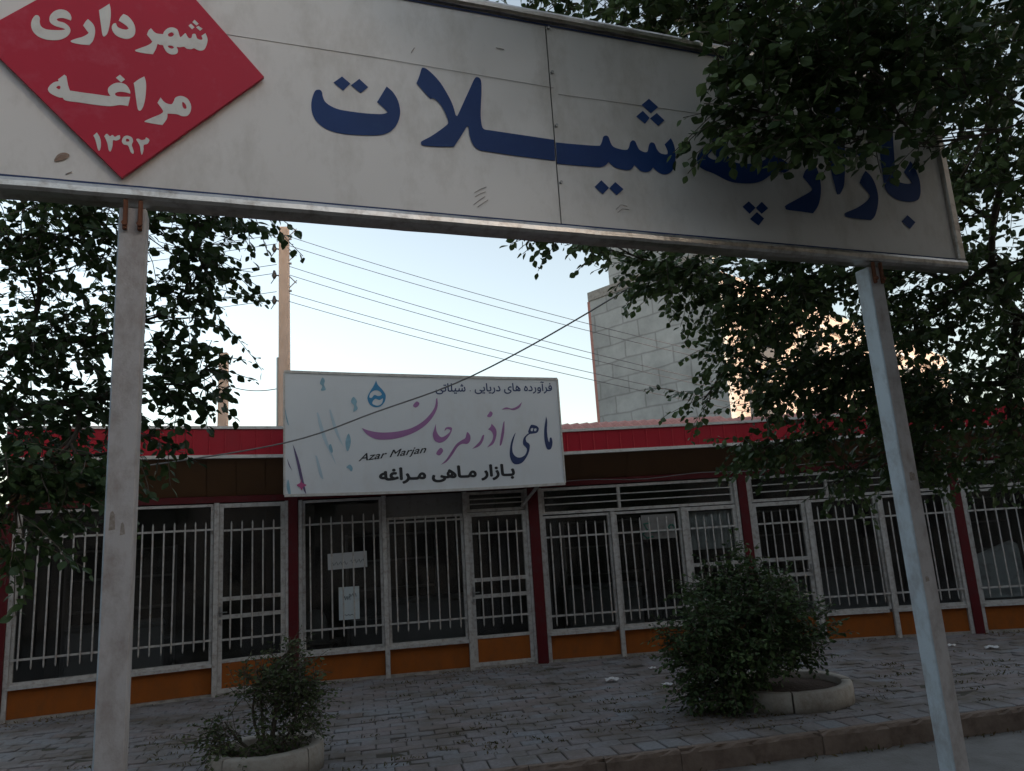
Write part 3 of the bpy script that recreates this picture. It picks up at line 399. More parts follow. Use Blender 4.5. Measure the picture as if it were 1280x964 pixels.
M['earth'] = mat('earth', (.09, .075, .06), rough=1, bump=.01, dirt=.4, dirt_col=(.05, .045, .03))
M['sand'] = mat('joint_sand', (.055, .048, .038), rough=1, dirt=.5, dirt_col=(.05, .06, .025), scale=3, bump=.004)
M['litter'] = mat('litter_white', (.62, .62, .63), rough=.7, var=.03)
M['leafR'] = attr_mat('leaf_dark', (.032, .060, .020), (.125, .185, .060), rough=.5, transl=.2, noise=0, spec=.35)
M['leafL'] = attr_mat('leaf_mid', (.022, .046, .015), (.065, .110, .030), rough=.5, transl=.2, noise=0, spec=.35)
M['bush'] = attr_mat('bush_leaf', (.034, .062, .025), (.105, .160, .055), rough=.6, transl=.2, noise=0)
M['bushdry'] = attr_mat('bush_leaf_dry', (.045, .070, .028), (.13, .15, .065), rough=.7, transl=.2, noise=0)
M['weed'] = attr_mat('weed', (.06, .065, .025), (.14, .095, .045), rough=.9, noise=0)
M['paver'] = attr_mat('paver_concrete', (.215, .22, .232), (.21, .18, .175), rough=.85, bump=.003, bump_scale=55, noise=.35, moss=(.125, .105, .085))
def glass_mat():
    m = bpy.data.materials.new('window_glass'); m.use_nodes = True; t = m.node_tree; L = t.links
    for n in list(t.nodes): t.nodes.remove(n)
    o = t.nodes.new("ShaderNodeOutputMaterial"); tr = t.nodes.new("ShaderNodeBsdfTransparent"); tr.inputs[0].default_value = (.84, .86, .86, 1)
    g = t.nodes.new("ShaderNodeBsdfGlossy"); g.inputs["Roughness"].default_value = .06; g.inputs[0].default_value = (.9, .9, .9, 1)
    tc = t.nodes.new("ShaderNodeTexCoord"); n = t.nodes.new("ShaderNodeTexNoise"); n.inputs["Scale"].default_value = 1.3; L.new(tc.outputs["Object"], n.inputs["Vector"])
    b = t.nodes.new("ShaderNodeBump"); b.inputs["Distance"].default_value = .01; L.new(n.outputs["Fac"], b.inputs["Height"]); L.new(b.outputs[0], g.inputs["Normal"])
    fr = t.nodes.new("ShaderNodeFresnel"); fr.inputs[0].default_value = 1.5; mx = t.nodes.new("ShaderNodeMixShader"); L.new(fr.outputs[0], mx.inputs[0]); L.new(tr.outputs[0], mx.inputs[1]); L.new(g.outputs[0], mx.inputs[2])
    d = t.nodes.new("ShaderNodeBsdfDiffuse"); d.inputs[0].default_value = (.10, .095, .09, 1); m2 = t.nodes.new("ShaderNodeMixShader"); m2.inputs[0].default_value = .07
    L.new(mx.outputs[0], m2.inputs[1]); L.new(d.outputs[0], m2.inputs[2]); L.new(m2.outputs[0], o.inputs[0]); return m
M['glass'] = glass_mat()
def wall_mat(name, base, joint, sx, sz, warp=.25, msize=.035):
    """rendered block wall: the courses show through the cement as wide darker smears"""
    m = bpy.data.materials.new(name); m.use_nodes = True; t = m.node_tree; L = t.links; b = t.nodes["Principled BSDF"]; b.inputs["Roughness"].default_value = .9
    tc = t.nodes.new("ShaderNodeTexCoord"); mp = t.nodes.new("ShaderNodeMapping"); mp.inputs["Rotation"].default_value = (-pi / 2, 0, 0); L.new(tc.outputs["Object"], mp.inputs["Vector"])
    n = t.nodes.new("ShaderNodeTexNoise"); n.inputs["Scale"].default_value = 1.1; n.inputs["Detail"].default_value = 6; L.new(tc.outputs["Object"], n.inputs["Vector"])
    sub = t.nodes.new("ShaderNodeVectorMath"); sub.operation = 'MULTIPLY_ADD'; sub.inputs[1].default_value = (warp,) * 3; L.new(n.outputs["Color"], sub.inputs[0]); L.new(mp.outputs[0], sub.inputs[2])
    br = t.nodes.new("ShaderNodeTexBrick"); br.inputs["Scale"].default_value = 1; br.inputs["Brick Width"].default_value = sx; br.inputs["Row Height"].default_value = sz
    br.inputs["Mortar Size"].default_value = msize; br.inputs["Mortar Smooth"].default_value = 1.0; L.new(sub.outputs[0], br.inputs["Vector"])
    br.inputs["Color1"].default_value = (*base, 1); br.inputs["Color2"].default_value = (*[c * .86 for c in base], 1); br.inputs["Mortar"].default_value = (*joint, 1)
    n2 = t.nodes.new("ShaderNodeTexNoise"); n2.inputs["Scale"].default_value = .7; n2.inputs["Detail"].default_value = 10; n2.inputs["Roughness"].default_value = .7; L.new(tc.outputs["Object"], n2.inputs["Vector"])
    mr = t.nodes.new("ShaderNodeMapRange"); mr.inputs["From Min"].default_value = .3; mr.inputs["From Max"].default_value = .7; mr.inputs["To Min"].default_value = .62; mr.inputs["To Max"].default_value = 1.2; L.new(n2.outputs["Fac"], mr.inputs["Value"])
    hs = t.nodes.new("ShaderNodeHueSaturation"); L.new(mr.outputs[0], hs.inputs["Value"]); L.new(br.outputs[0], hs.inputs["Color"]); L.new(hs.outputs[0], b.inputs["Base Color"]); return m
M['concrete'] = wall_mat('rendered_block_wall', (.46, .455, .44), (.29, .28, .27), 1.25, .60, .16, .05)
M['cream'] = wall_mat('cream_stone_cladding', (.50, .41, .36), (.40, .32, .28), .9, .45, .02, .012)

# ------------------------------------------------------------------ ground, road, kerb, pavement
KX0, KY0, KYAW = .36, 6.51, atan2(7.31 - 6.51, 4.38 - .36)
KD = Vector((cos(KYAW), sin(KYAW), 0)); KN = Vector((-sin(KYAW), cos(KYAW), 0)); KO = Vector((KX0, KY0, 0))
def kp(u, v, z): p = KO + KD * u + KN * v; return (p.x, p.y, z)
g = MB(); g.add([(-600, -600, -.24), (600, -600, -.24), (600, 600, -.24), (-600, 600, -.24)], [(0, 1, 2, 3)])
tag(g.build('ground', M['earth']), kind='structure')
g = MB(); g.add([kp(-30, -9.0, -.18), kp(30, -9.0, -.18), kp(30, -.06, -.18), kp(-30, -.06, -.18)], [(0, 1, 2, 3)])
tag(g.build('road', M['asphalt']), kind='structure')
g = MB(); u = -14.0
while u < 14:
    ln = .62 + rnd.uniform(-.06, .06); j = rnd.uniform(-.008, .008); h = rnd.uniform(-.010, .004)
    Mx = Matrix.Translation(kp(u, j, 0)) @ Matrix.Rotation(KYAW + rnd.uniform(-.012, .012), 4, 'Z')
    nk = 9; prof = [(-.002, -.24), (-.075, -.24), (-.079, -.17), (-.077, -.10), (-.076, -.035), (-.064, h - .006), (-.045, h), (-.002, h)]; vs = []
    for q in range(nk + 1):
        x = .003 + (ln - .006) * q / nk; ch = rnd.choice((0, 0, 0, .010, .022)) if 0 < q < nk else rnd.choice((.006, .018, .03))
        vs += [Mx @ Vector((x, y + rnd.uniform(-.003, .003) + (ch * .9 if p_ == 5 else 0), z + (rnd.uniform(-.003, .002) if p_ > 2 else 0) - (ch if p_ in (5,) else 0) - (ch * .25 if p_ == 6 else 0))) for p_, (y, z) in enumerate(prof)]
    kk = len(prof); g.add(vs, [(q * kk + t, q * kk + (t + 1) % kk, (q + 1) * kk + (t + 1) % kk, (q + 1) * kk + t) for q in range(nk) for t in range(kk)])
    g.add(vs[:kk], [tuple(range(kk))[::-1]]); g.add(vs[-kk:], [tuple(range(kk))]); u += ln
tag(g.build('kerb', M['kerb']), kind='structure')
g = MB(); g.add([kp(-30, -.005, -.018), kp(30, -.005, -.018), kp(30, 9, -.018), kp(-30, 9, -.018)], [(0, 1, 2, 3)])
tag(g.build('pavement_bed', M['sand']), kind='structure')
C5 = [Vector((x, y, 0)) for x, y in DATA['COLS']]
def facade_v(u):   # distance from the kerb to the shop fronts along the pavement normal
    best = 9
    for a, b in zip(C5[:-1], C5[1:]):
        ua, va = (a - KO).dot(KD), (a - KO).dot(KN); ub, vb = (b - KO).dot(KD), (b - KO).dot(KN)
        if ua <= u <= ub: best = va + (vb - va) * (u - ua) / (ub - ua)
    if u < (C5[0] - KO).dot(KD): best = 5.5
    return best
verts = []; faces = []; tint = []
def paver(u0, u1, v0, v1, dz, tilt, t, z=0.0):
    b = len(verts); e = .008; H = .03
    def zz(u, v): return z + dz + tilt[0] * (u - (u0 + u1) / 2) + tilt[1] * (v - (v0 + v1) / 2)
    ring = [(u0, v0), (u1, v0), (u1, v1), (u0, v1)]
    inr = [(u0 + e, v0 + e), (u1 - e, v0 + e), (u1 - e, v1 - e), (u0 + e, v1 - e)]
    for a, c in ring: verts.append(kp(a, c, zz(a, c) - H))
    for a, c in ring: verts.append(kp(a, c, zz(a, c) - .006))
    for a, c in inr: verts.append(kp(a, c, zz(a, c)))
    for k in range(4):
        q = (k + 1) % 4; faces.append((b + k, b + q, b + 4 + q, b + 4 + k)); faces.append((b + 4 + k, b + 4 + q, b + 8 + q, b + 8 + k))
    faces.append((b + 8, b + 9, b + 10, b + 11)); tint.extend([t] * 9)
bw, bh, gap = .27, .155, .0085
v = .012; row = 0
u = -9.0
while u < 9.5:       # header course against the kerb
    if rnd.random() < .97: paver(u + gap, u + .20, v, v + .25, rnd.uniform(-.004, .004), (rnd.uniform(-.02, .02), rnd.uniform(-.02, .02)), rnd.random())
    u += .207
v += .26
while v < 5.6:
    u = -9.0 + (row % 2) * bw / 2 + rnd.uniform(-.01, .01)
    while u < 10:
        if v < facade_v(u + bw / 2) - .05:
            cl = .5 + .5 * sin(u * 1.3 + 2 * sin(v * 1.1)) ; t = min(1, max(0, rnd.gauss(.35 + .3 * cl, .3)))
            paver(u, u + bw - gap, v, v + bh - gap, rnd.gauss(0, .004) + (-.012 if rnd.random() < .03 else 0) + .016 * sin(u * .9 + v) * .4, (rnd.gauss(0, .02), rnd.gauss(0, .03)), t)
        u += bw
    v += bh; row += 1
me = bpy.data.meshes.new('pavement'); me.from_pydata(verts, [], faces); at = me.attributes.new('tint', 'FLOAT', 'FACE'); at.data.foreach_set('value', tint)
me.materials.append(M['paver']); o = bpy.data.objects.new('pavement', me); col.objects.link(o); tag(o, kind='structure')

# ------------------------------------------------------------------ the row of fish shops
LAB = ['shop with two barred windows and a door, at the left end behind the sign post',
       'shop under the white printed fish board, with papers stuck in its window',
       'shop right of the white board, half hidden by the big round bush',
       'shop with its barred door at its left side, behind the leaning right sign post',
       'rightmost shop with a white sheet leaning inside its barred window']
def frame_rect(g, x0, x1, z0, z1, t, y0, y1, m=0):
    g.box(x0, x1, y0, y1, z1 - t, z1, m); g.box(x0, x1, y0, y1, z0, z0 + t, m)
    g.box(x0, x0 + t, y0 + .002, y1 - .002, z0 + t, z1 - t, m); g.box(x1 - t, x1, y0 + .002, y1 - .002, z0 + t, z1 - t, m)
def grille(x0, x1, zr0, zr1, zb0, zb1, nbar, parent, rails=True):
    g = MB(); y = -.075
    for z in (zr0, zr1): g.box(x0 + .002, x1 - .002, y + .008, y + .024, z - .013, z + .013)
    n = nbar
    for k in range(n):
        x = x0 + (x1 - x0) * (k + .75) / (n + .5) + rnd.uniform(-.006, .006); lean = rnd.uniform(-.006, .006); a = rnd.uniform(-.012, .012); r = .0105
        vs = []
        for z, rr in ((zb0 + a - .03, .002), (zb0 + a, r), (zb1 + a, r), (zb1 + a + .03, .002)):
            for q in range(6): vs.append((x + (lean if z < 1 else 0) + rr * cos(q * pi / 3), y + rr * sin(q * pi / 3), z))
        g.add(vs, [(i * 6 + q, i * 6 + (q + 1) % 6, (i + 1) * 6 + (q + 1) % 6, (i + 1) * 6 + q) for i in range(3) for q in range(6)], 0, True)
    return g.build('grille', M['white'], parent)
def pane(x0, x1, z0, z1, parent, y=.02):
    g = MB(); g.box(x0, x1, y, y + .006, z0, z1); return g.build('pane', M['glass'], parent)
def window(S, x0, x1, zt, zr0, zr1, zb0, zb1, n, sill=.37):
    g = MB(); frame_rect(g, x0, x1, sill + .035, zt, .035, -.03, .05)
    notch = rnd.choice((0, 1)); g.box(x0 - .01, x1 - .06 * notch, -.085, .05, sill - .005, sill + .035, 0)
    wn = g.build('window', M['white'], S)
    pane(x0 + .035, x1 - .035, sill + .07, zt - .035, wn); grille(x0, x1, zr0, zr1, zb0, zb1, n, wn)
    p = MB(); p.box(x0 + .0, x1, -.02, .09, .035, sill - .008); p.build('base_panel', M['orange'], S)
    p = MB(); p.box(x0 - .02, x1 + .02, -.045, .09, -.02, .032); p.build('threshold', M['cement'], S)
    return wn
def door(S, x0, x1, zt, handle_left, zr0=.69, zr1=2.0, zb0=.6, zb1=2.06):
    g = MB(); frame_rect(g, x0, x1, .03, zt, .055, -.045, .045)
    for z in (1.18, .95): g.box(x0 + .055, x1 - .055, -.04, .03, z, z + .05)
    g.box(x0 + .055, x1 - .055, -.04, .03, .40, .44)
    d = g.build('door', M['white'], S)
    k = MB(); k.box(x0 + .055, x1 - .055, -.03, .02, .085, .40); k.build('kick_panel', M['orange'], d)
    pane(x0 + .05, x1 - .05, .45, zt - .055, d); grille(x0 + .055, x1 - .055, zr0, zr1, zb0, zb1, 5, d)
    h = MB(); hx = x0 + .03 if handle_left else x1 - .03
    h.box(hx - .014, hx + .014, -.055, -.045, .98, 1.12, bev=.003); h.tube([(hx, -.05, 1.04), (hx, -.10, 1.04), (hx + (.08 if handle_left else -.08), -.10, 1.04)], .008, 6)
    h.box(hx - .012, hx + .012, -.06, -.045, .90, .95, bev=.003); h.build('handle', M['steel'], d)
    p = MB(); p.box(x0, x1, -.04, .09, -.02, .026); p.build('threshold', M['cement'], S)
    return d
def transom(S, x0, x1, z0, z1, nb=2):
    g = MB(); frame_rect(g, x0, x1, z0, z1, .04, -.02, .05)
    for k in range(nb): z = z0 + .04 + (z1 - z0 - .08) * (k + 1) / (nb + 1); g.box(x0 + .04, x1 - .04, -.06, -.04, z - .008, z + .008)
    if x1 - x0 > 1.6: g.box((x0 + x1) / 2 - .32, (x0 + x1) / 2 - .28, -.03, .04, z0 + .04, z1 - .04)
    t = g.build('transom', M['white'], S); pane(x0 + .04, x1 - .04, z0 + .04, z1 - .04, t)
shops = []
for i in range(5):
    A, B = C5[i], C5[i + 1]; d = B - A; L = d.length; rz = atan2(d.y, d.x)
    S = empty('fish_shop', A, rz, LAB[i], 'shop', 'shops in the curved row'); shops.append(S)
    k = L / 3.42
    # red column at the left end with its white jambs
    g = MB(); cw = .066 if i != 2 else .078; g.box(-cw, cw, -.09, .10, -.02, 2.55, bev=.008); g.build('column', M['col'], S)
    if i == 4: g = MB(); g.box(L - cw, L + cw, -.085, .10, -.02, 2.54, bev=.008); g.build('column', M['col'], S)
    for a in (cw + .004, L - cw - .054): j = MB(); j.box(a, a + .05, -.06, .06, 0, 2.47); j.build('jamb', M['white'], S)
    x0, x1 = cw + .056, L - cw - .056; W_ = x1 - x0; dw = .27 * W_; ww = (W_ - dw - .14) / 2
    door_left = i == 3
    if i in (0, 1):
        ztw, zr1, zb1 = (2.46, 2.12, 2.20)
    else: ztw, zr1, zb1 = (2.05, 1.74, 1.92)
    if door_left: xd = (x0, x0 + dw); xw = [(x0 + dw + .07, x0 + dw + .07 + ww), (x1 - ww, x1)]
    else: xw = [(x0, x0 + ww), (x0 + ww + .07, x0 + 2 * ww + .07)]; xd = (x1 - dw, x1)
    posts = [xw[0][1]] + ([xw[1][1]] if not door_left else [xw[0][0] - .07])
    for a in posts:
        g = MB(); g.box(a + .004, a + .066, -.075, .07, -.01, (2.47 if i < 2 else 2.06)); g.build('mullion', M['white'], S)
    for q, (a, b) in enumerate(xw):
        zt = ztw; z1r, z1b = zr1, zb1
        if i == 1 and q == 1: zt = 2.16; z1r = 2.08; z1b = 2.12
        window(S, a, b, zt, (.70 if i < 2 else .63), z1r, (.61 if i < 2 else .52), z1b, (8 if i == 0 else 7))
        if i == 1 and q == 1:
            p = MB(); p.box(a, b, -.01, .04, 2.165, 2.46); p.build('blind_panel', M['grey'], S)
    if i == 0: door(S, *xd, 2.46, True, zr1=2.1, zb1=2.19)
    elif i == 1: door(S, *xd, 2.16, True, zr1=1.86, zb1=2.02); transom(S, *xd, 2.17, 2.46, 2)
    else: door(S, *xd, 2.055, not door_left, zr1=1.74, zb1=1.9); transom(S, x0, x1, 2.07, 2.46, 2)
    # beam, soffit boards, red ribbed fascia, roof
    e0 = -.02 if i == 0 else 0.0; ov = .42; hf = (3.03, 3.46) if i < 1 else ((2.97, 3.36) if i == 1 else (2.90, 3.27))
    # the overhang is mitred at the bends so that neighbouring fascias butt
    def bis(idx):
        if idx == 0 or idx == 5: return 0.0
        p = C5[idx] - C5[idx - 1]; n = C5[idx + 1] - C5[idx]; da = atan2(n.y, n.x) - atan2(p.y, p.x); return math.tan(da / 2)
    tl, tr = bis(i), bis(i + 1)
    def XL(y): return tl * y * 1.0 + .0015          # y negative = out from the wall; concave bends shorten it
    def XR(y): return L - tr * y - .0015
    g = MB(); g.add([(XL(-.05), -.05, 2.475), (XR(-.05), -.05, 2.475), (XR(.1), .1, 2.475), (XL(.1), .1, 2.475), (XL(-.05), -.05, 2.56), (XR(-.05), -.05, 2.56), (XR(.1), .1, 2.56), (XL(.1), .1, 2.56)],
                    [(0, 1, 5, 4), (3, 2, 1, 0), (4, 5, 6, 7), (1, 2, 6, 5), (2, 3, 7, 6), (3, 0, 4, 7)]); g.build('beam', M['col'], S)
    g = MB(); nb = 9
    for q in range(nb):
        a, b = q / nb, (q + 1) / nb; ya, yb = -.03, -ov + .03; za, zb = 2.562, hf[0] + .01
        P = lambda f, y: XL(y) + (XR(y) - XL(y)) * f
        dz = .004 * (q % 2)
        g.add([(P(a, ya) + .004, ya, za + dz), (P(b, ya) - .004, ya, za + dz), (P(b, yb) - .004, yb, zb + dz), (P(a, yb) + .004, yb, zb + dz)], [(0, 3, 2, 1)])
    g.add([(XL(-.02), -.02, 2.58), (XR(-.02), -.02, 2.58), (XR(-ov + .05), -ov + .05, hf[0] + .03), (XL(-ov + .05), -ov + .05, hf[0] + .03)], [(0, 3, 2, 1)])
    g.build('soffit', M['soffit'], S)
    g = MB(); nr = max(6, int(L / .19)); xs = []
    pts = []
    for q in range(nr):
        for fx, fy in ((0, 0), (.44, 0), (.48, -.007), (.54, -.007), (.58, 0)): pts.append(((q + fx) / nr, fy))
    pts.append((1, 0)); vs = []
    for f, dy in pts:
        y = -ov + dy; x = XL(-ov) + (XR(-ov) - XL(-ov)) * f; vs += [(x, y, hf[0] + .045), (x, y, hf[1] - .04)]
    fs = [(2 * q, 2 * q + 2, 2 * q + 3, 2 * q + 1) for q in range(len(pts) - 1)]; g.add(vs, fs)
    y = -ov + .02; g.add([(XL(y), y, hf[0] + .045), (XR(y), y, hf[0] + .045), (XR(y), y, hf[1] - .04), (XL(y), y, hf[1] - .04)], [(0, 3, 2, 1)])
    fa = g.build('fascia', M['fascia'], S)
    for z0, z1, yo in ((hf[0], hf[0] + .043, -ov - .03), (hf[1] - .038, hf[1], -ov - .025)):
        g = MB(); y1 = -ov + .06
        g.add([(XL(yo), yo, z0), (XR(yo), yo, z0), (XR(y1), y1, z0), (XL(y1), y1, z0), (XL(yo), yo, z1), (XR(yo), yo, z1), (XR(y1), y1, z1), (XL(y1), y1, z1)],
              [(0, 1, 5, 4), (3, 2, 1, 0), (4, 5, 6, 7), (2, 3, 7, 6), (0, 4, 7, 3), (1, 2, 6, 5)]); g.build('fascia_trim', M['trim'], fa)
    # clay tile roof rising behind the fascia
    g = MB(); cs = int(L / .075); zb_, zt_ = hf[1] - .06, hf[1] + (.27 if i == 2 else .22 if i == 3 else .15)
    y0_, y1_ = -ov + .10, 4.4; vs = []; R_ = 7
    for r in range(R_ + 1):
        y = y0_ + (y1_ - y0_) * r / R_
        for q in range(cs + 1):
            f = q / cs; x = f * L if r > 1 else XL(y) + (XR(y) - XL(y)) * f
            vs.append((x, y, zb_ + (zt_ - zb_) * min(1, (y - y0_) / .9) + .4 * max(0, (y - y0_ - .9) / 4) * 0 + .022 * (1 if q % 2 else -1) * (1 if r < 4 else .5)))
    fs = [(r * (cs + 1) + q, r * (cs + 1) + q + 1, (r + 1) * (cs + 1) + q + 1, (r + 1) * (cs + 1) + q) for r in range(R_) for q in range(cs)]
    g.add(vs, fs); g.build('roof', M['tile'], S)
    # room behind the glass
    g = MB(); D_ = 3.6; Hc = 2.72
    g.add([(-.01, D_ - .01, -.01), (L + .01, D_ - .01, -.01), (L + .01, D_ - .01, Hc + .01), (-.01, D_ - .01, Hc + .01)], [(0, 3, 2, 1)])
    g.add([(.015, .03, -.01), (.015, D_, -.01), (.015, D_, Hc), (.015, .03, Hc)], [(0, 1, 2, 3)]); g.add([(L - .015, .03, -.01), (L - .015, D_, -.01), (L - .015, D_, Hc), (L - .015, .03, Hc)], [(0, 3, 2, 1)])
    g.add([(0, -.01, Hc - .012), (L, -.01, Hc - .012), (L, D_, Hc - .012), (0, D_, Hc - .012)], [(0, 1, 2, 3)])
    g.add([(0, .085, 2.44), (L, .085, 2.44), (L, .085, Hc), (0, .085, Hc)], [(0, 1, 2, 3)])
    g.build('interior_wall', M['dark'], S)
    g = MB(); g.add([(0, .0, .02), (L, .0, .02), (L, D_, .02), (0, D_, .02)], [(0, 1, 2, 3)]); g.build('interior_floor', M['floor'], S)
def in_shop(i, x, y, z): return shops[i].matrix_basis @ Vector((x, y, z))
bpy.context.view_layer.update()

# chest freezers and shelves dimly seen inside
def freezer(i, x, y, rz, label):
    F = empty('chest_freezer', in_shop(i, x, y, .02), shops[i].rotation_euler.z + rz, label, 'freezer', 'freezers inside the shops')
    g = MB(); g.box(-.65, .65, -.32, .32, .06, .80, bev=.02); g.build('body', M['freezer'], F)
    g = MB(); g.box(-.66, .66, -.335, .335, .805, .87, bev=.02); g.build('lid', M['freezer'], F)
    g = MB(); g.box(-.18, .18, -.36, -.337, .82, .85, bev=.005); g.build('handle', M['steel'], F)
    g = MB(); g.box(-.6, .6, -.28, .28, .0, .06); g.build('base', M['insul'], F)
freezer(0, 1.1, 2.2, .05, 'pale chest freezer inside the left end shop behind the bars')
freezer(1, 2.0, 2.5, -.04, 'pale chest freezer standing inside the shop under the white board')
freezer(2, 1.4, 2.4, .0, 'pale chest freezer inside the shop right of the white board')
freezer(3, 2.2, 2.6, .03, 'pale chest freezer inside the shop behind the leaning right sign post')
# plastic chair back by the window of the board shop
ch = empty('plastic_chair', in_shop(1, .33, .62, .02), shops[1].rotation_euler.z + 2.9, 'grey plastic chair with rounded back behind the window left of the taped papers', 'chair')
g = MB(); g.box(-.21, .21, -.2, .2, .42, .45, bev=.012); g.build('seat', M['grey'], ch)
g = MB(); n = 10; vs = []
for q in range(n + 1):
    f = -1 + 2 * q / n; xx = .2 * f; zt = .45 + .48 * math.sqrt(max(0, 1 - abs(f) ** 3)); yb = .2 + .03 * (1 - f * f)
    vs += [(xx, .2, .47), (xx, yb + .07, zt), (xx, .212, .47), (xx, yb + .085, zt)]
fs = []
for q in range(n): a = 4 * q; fs += [(a, a + 4, a + 5, a + 1), (a + 2, a + 3, a + 7, a + 6), (a + 1, a + 5, a + 7, a + 3)]
g.add(vs, fs, 0, True); g.build('backrest', M['grey'], ch)
for sx in (-1, 1):
    for sy in (-1, 1): g = MB(); g.tube([(.18 * sx, .17 * sy, .42), (.21 * sx, .2 * sy, 0)], [.018, .014], 6); g.build('leg', M['grey'], ch)
# white sheet leaning in the right-hand shop
g = MB(); nx, nz = 14, 12; vs = []
for a in range(nz + 1):
    for b in range(nx + 1):
        fx, fz = b / nx, a / nz; vs.append((.08 + .62 * fx, .22 + .10 * fz + .012 * sin(9 * fx + 3 * fz) + .02 * sin(5 * fz), .47 + (.62 + .22 * fx - .08 * max(0, fx - .85) * 8) * fz))
fs = [(a * (nx + 1) + b, a * (nx + 1) + b + 1, (a + 1) * (nx + 1) + b + 1, (a + 1) * (nx + 1) + b) for a in range(nz) for b in range(nx)]
off = len(vs); vs += [(x, y + .012, z) for x, y, z in vs]; fs += [tuple(off + i for i in reversed(f)) for f in fs]
rim = [b for b in range(nx + 1)] + [a * (nx + 1) + nx for a in range(1, nz + 1)] + [nz * (nx + 1) + b for b in range(nx - 1, -1, -1)] + [a * (nx + 1) for a in range(nz - 1, 0, -1)]
fs += [(rim[k], rim[(k + 1) % len(rim)], off + rim[(k + 1) % len(rim)], off + rim[k]) for k in range(len(rim))]
g.add(vs, fs, 0, True); o = g.build('white_sheet', M['sheet']); o.location = in_shop(4, .12, -.17, 0); o.rotation_euler.z = shops[4].rotation_euler.z
tag(o, 'stained white sheet of board leaning behind the rightmost barred window', 'sheet')
# papers taped inside the board shop's window
def paper(name, i, x0, x1, z0, z1, mt, label, strokes, tilt=0):
    P_ = empty(name, in_shop(i, (x0 + x1) / 2, .012, z0), shops[i].rotation_euler.z, label, 'notice'); P_.rotation_euler.y = tilt
    w2 = (x1 - x0) / 2; g = MB(); g.box(-w2, w2, 0, .002, 0, z1 - z0); g.build('paper_sheet', mt, P_)
    for inkm, pls in strokes:
        g = MB()
        for pl in pls: g.tube([(-w2 + 2 * w2 * a, -.0015, (z1 - z0) * b) for a, b in pl], .0035, 4)
        g.build('handwriting', inkm, P_)
sq = lambda a, b, z, n, am: [(a + (b - a) * t / n, z + am * sin(t * 2.1) * (1 if t % 3 else .4)) for t in range(n + 1)]
paper('paper_notice', 1, .46, 1.0, 1.49, 1.71, M['paper'], 'wide white paper strip with faint writing, taped in the window under the board', [(M['ink'], [sq(.08, .50, .36, 12, .13), sq(.56, .93, .42, 11, .13)])], -.02)
paper('paper_notice', 1, .60, .88, .80, 1.24, M['paperblue'], 'upright pale sheet with large scribbled writing, below the wide paper strip', [(M['ink'], [sq(.25, .55, .66, 8, .07), sq(.5, .85, .74, 8, .06)]), (M['ink'], [sq(.25, .8, .14, 10, .02)])])
# faded green lettering on the glass of the next shop
P_ = empty('window_poster', in_shop(2, 1.62, .012, 1.62), shops[2].rotation_euler.z, 'faded poster with green lettering behind the bars right of the white board', 'poster')
g = MB(); g.box(.0, .52, 0, .002, .0, .36); g.build('paper_sheet', M['grey'], P_)
g = MB(); g.tube([(.46, -.004, .20), (.50, -.004, .15), (.44, -.004, .11), (.40, -.004, .16), (.44, -.004, .2)], .014, 5); g.tube([(.40, -.004, .12), (.1, -.004, .11)], .016, 5)
g.tube([(.13, -.004, .24), (.03, -.004, .23), (.08, -.004, .14), (.0, -.004, .08), (.06, -.004, .02), (.16, -.004, .04)], .013, 5); g.build('lettering', M['green'], P_)

g = MB(); vs = []; nx = 40
for q in range(nx + 1): x = .0 + .95 * q / nx; y = .03 * sin(q * 1.9) + .012 * sin(q * .7); vs += [(x, y, 1.42), (x, y, 1.98)]
g.add(vs, [(2 * q, 2 * q + 2, 2 * q + 3, 2 * q + 1) for q in range(nx)], 0, True); o = g.build('net_curtain', M['sheet']); o.location = in_shop(2, 2.34, .10, 0); o.rotation_euler.z = shops[2].rotation_euler.z
tag(o, 'short pale pleated curtain inside the top of the barred door right of the green poster', 'curtain')
def shelf(i, x, label):
    F = empty('wall_shelf', in_shop(i, x, 3.3, .02), shops[i].rotation_euler.z, label, 'shelf', 'shelving inside the shops')
    for sx in (-.8, .8): g = MB(); g.box(sx - .02, sx + .02, -.2, .2, 0, 2.0); g.build('upright', M['steel'], F)
    for z in (.5, 1.0, 1.5, 1.95): g = MB(); g.box(-.78, .78, -.2, .2, z, z + .03); g.build('board', M['grey'], F)
for i, lb in enumerate(['dim steel shelving at the back of the left end shop', 'dim steel shelving at the back of the shop under the white board', 'dim steel shelving at the back of the shop right of the white board', 'dim steel shelving at the back of the shop behind the leaning right sign post', 'dim steel shelving at the back of the rightmost shop']): shelf(i, 1.1 + .3 * (i % 3), lb)

# ------------------------------------------------------------------ printed fish-shop board on the roof edge
qx, qy, qz, qr = DATA['BQ']
BD = empty('shop_board', (qx, qy, 0), qr, 'white printed board with purple and navy Persian lettering over the shops', 'shop sign')
BX0, BX1, BZ0, BZ1 = -.018, 3.825, 2.468, 4.075
g = MB(); nx = 24; vs = []; 
for q in range(nx + 1):
    f = q / nx; x = BX0 + (BX1 - BX0) * f; sag = -.022 * sin(pi * f) ; top = BZ1 + .055 * (1 - f) - .055 * f + .012 * sin(pi * f) * -1
    vs += [(x, 0, BZ0 + sag), (x, 0, top)]
g.add(vs, [(2 * q, 2 * q + 2, 2 * q + 3, 2 * q + 1) for q in range(nx)], 0, True)
bk = [(x, y + .14, z) for x, y, z in vs]; g.add(bk, [(2 * q + 1, 2 * q + 3, 2 * q + 2, 2 * q) for q in range(nx)])
for a in (0, 1): g.add([vs[a], vs[2 * nx + a], bk[2 * nx + a], bk[a]], [(0, 1, 2, 3) if a else (3, 2, 1, 0)])
for a in (0, 2 * nx): g.add([vs[a], vs[a + 1], bk[a + 1], bk[a]], [(0, 1, 2, 3)])
g.build('board_face', M['board'], BD)
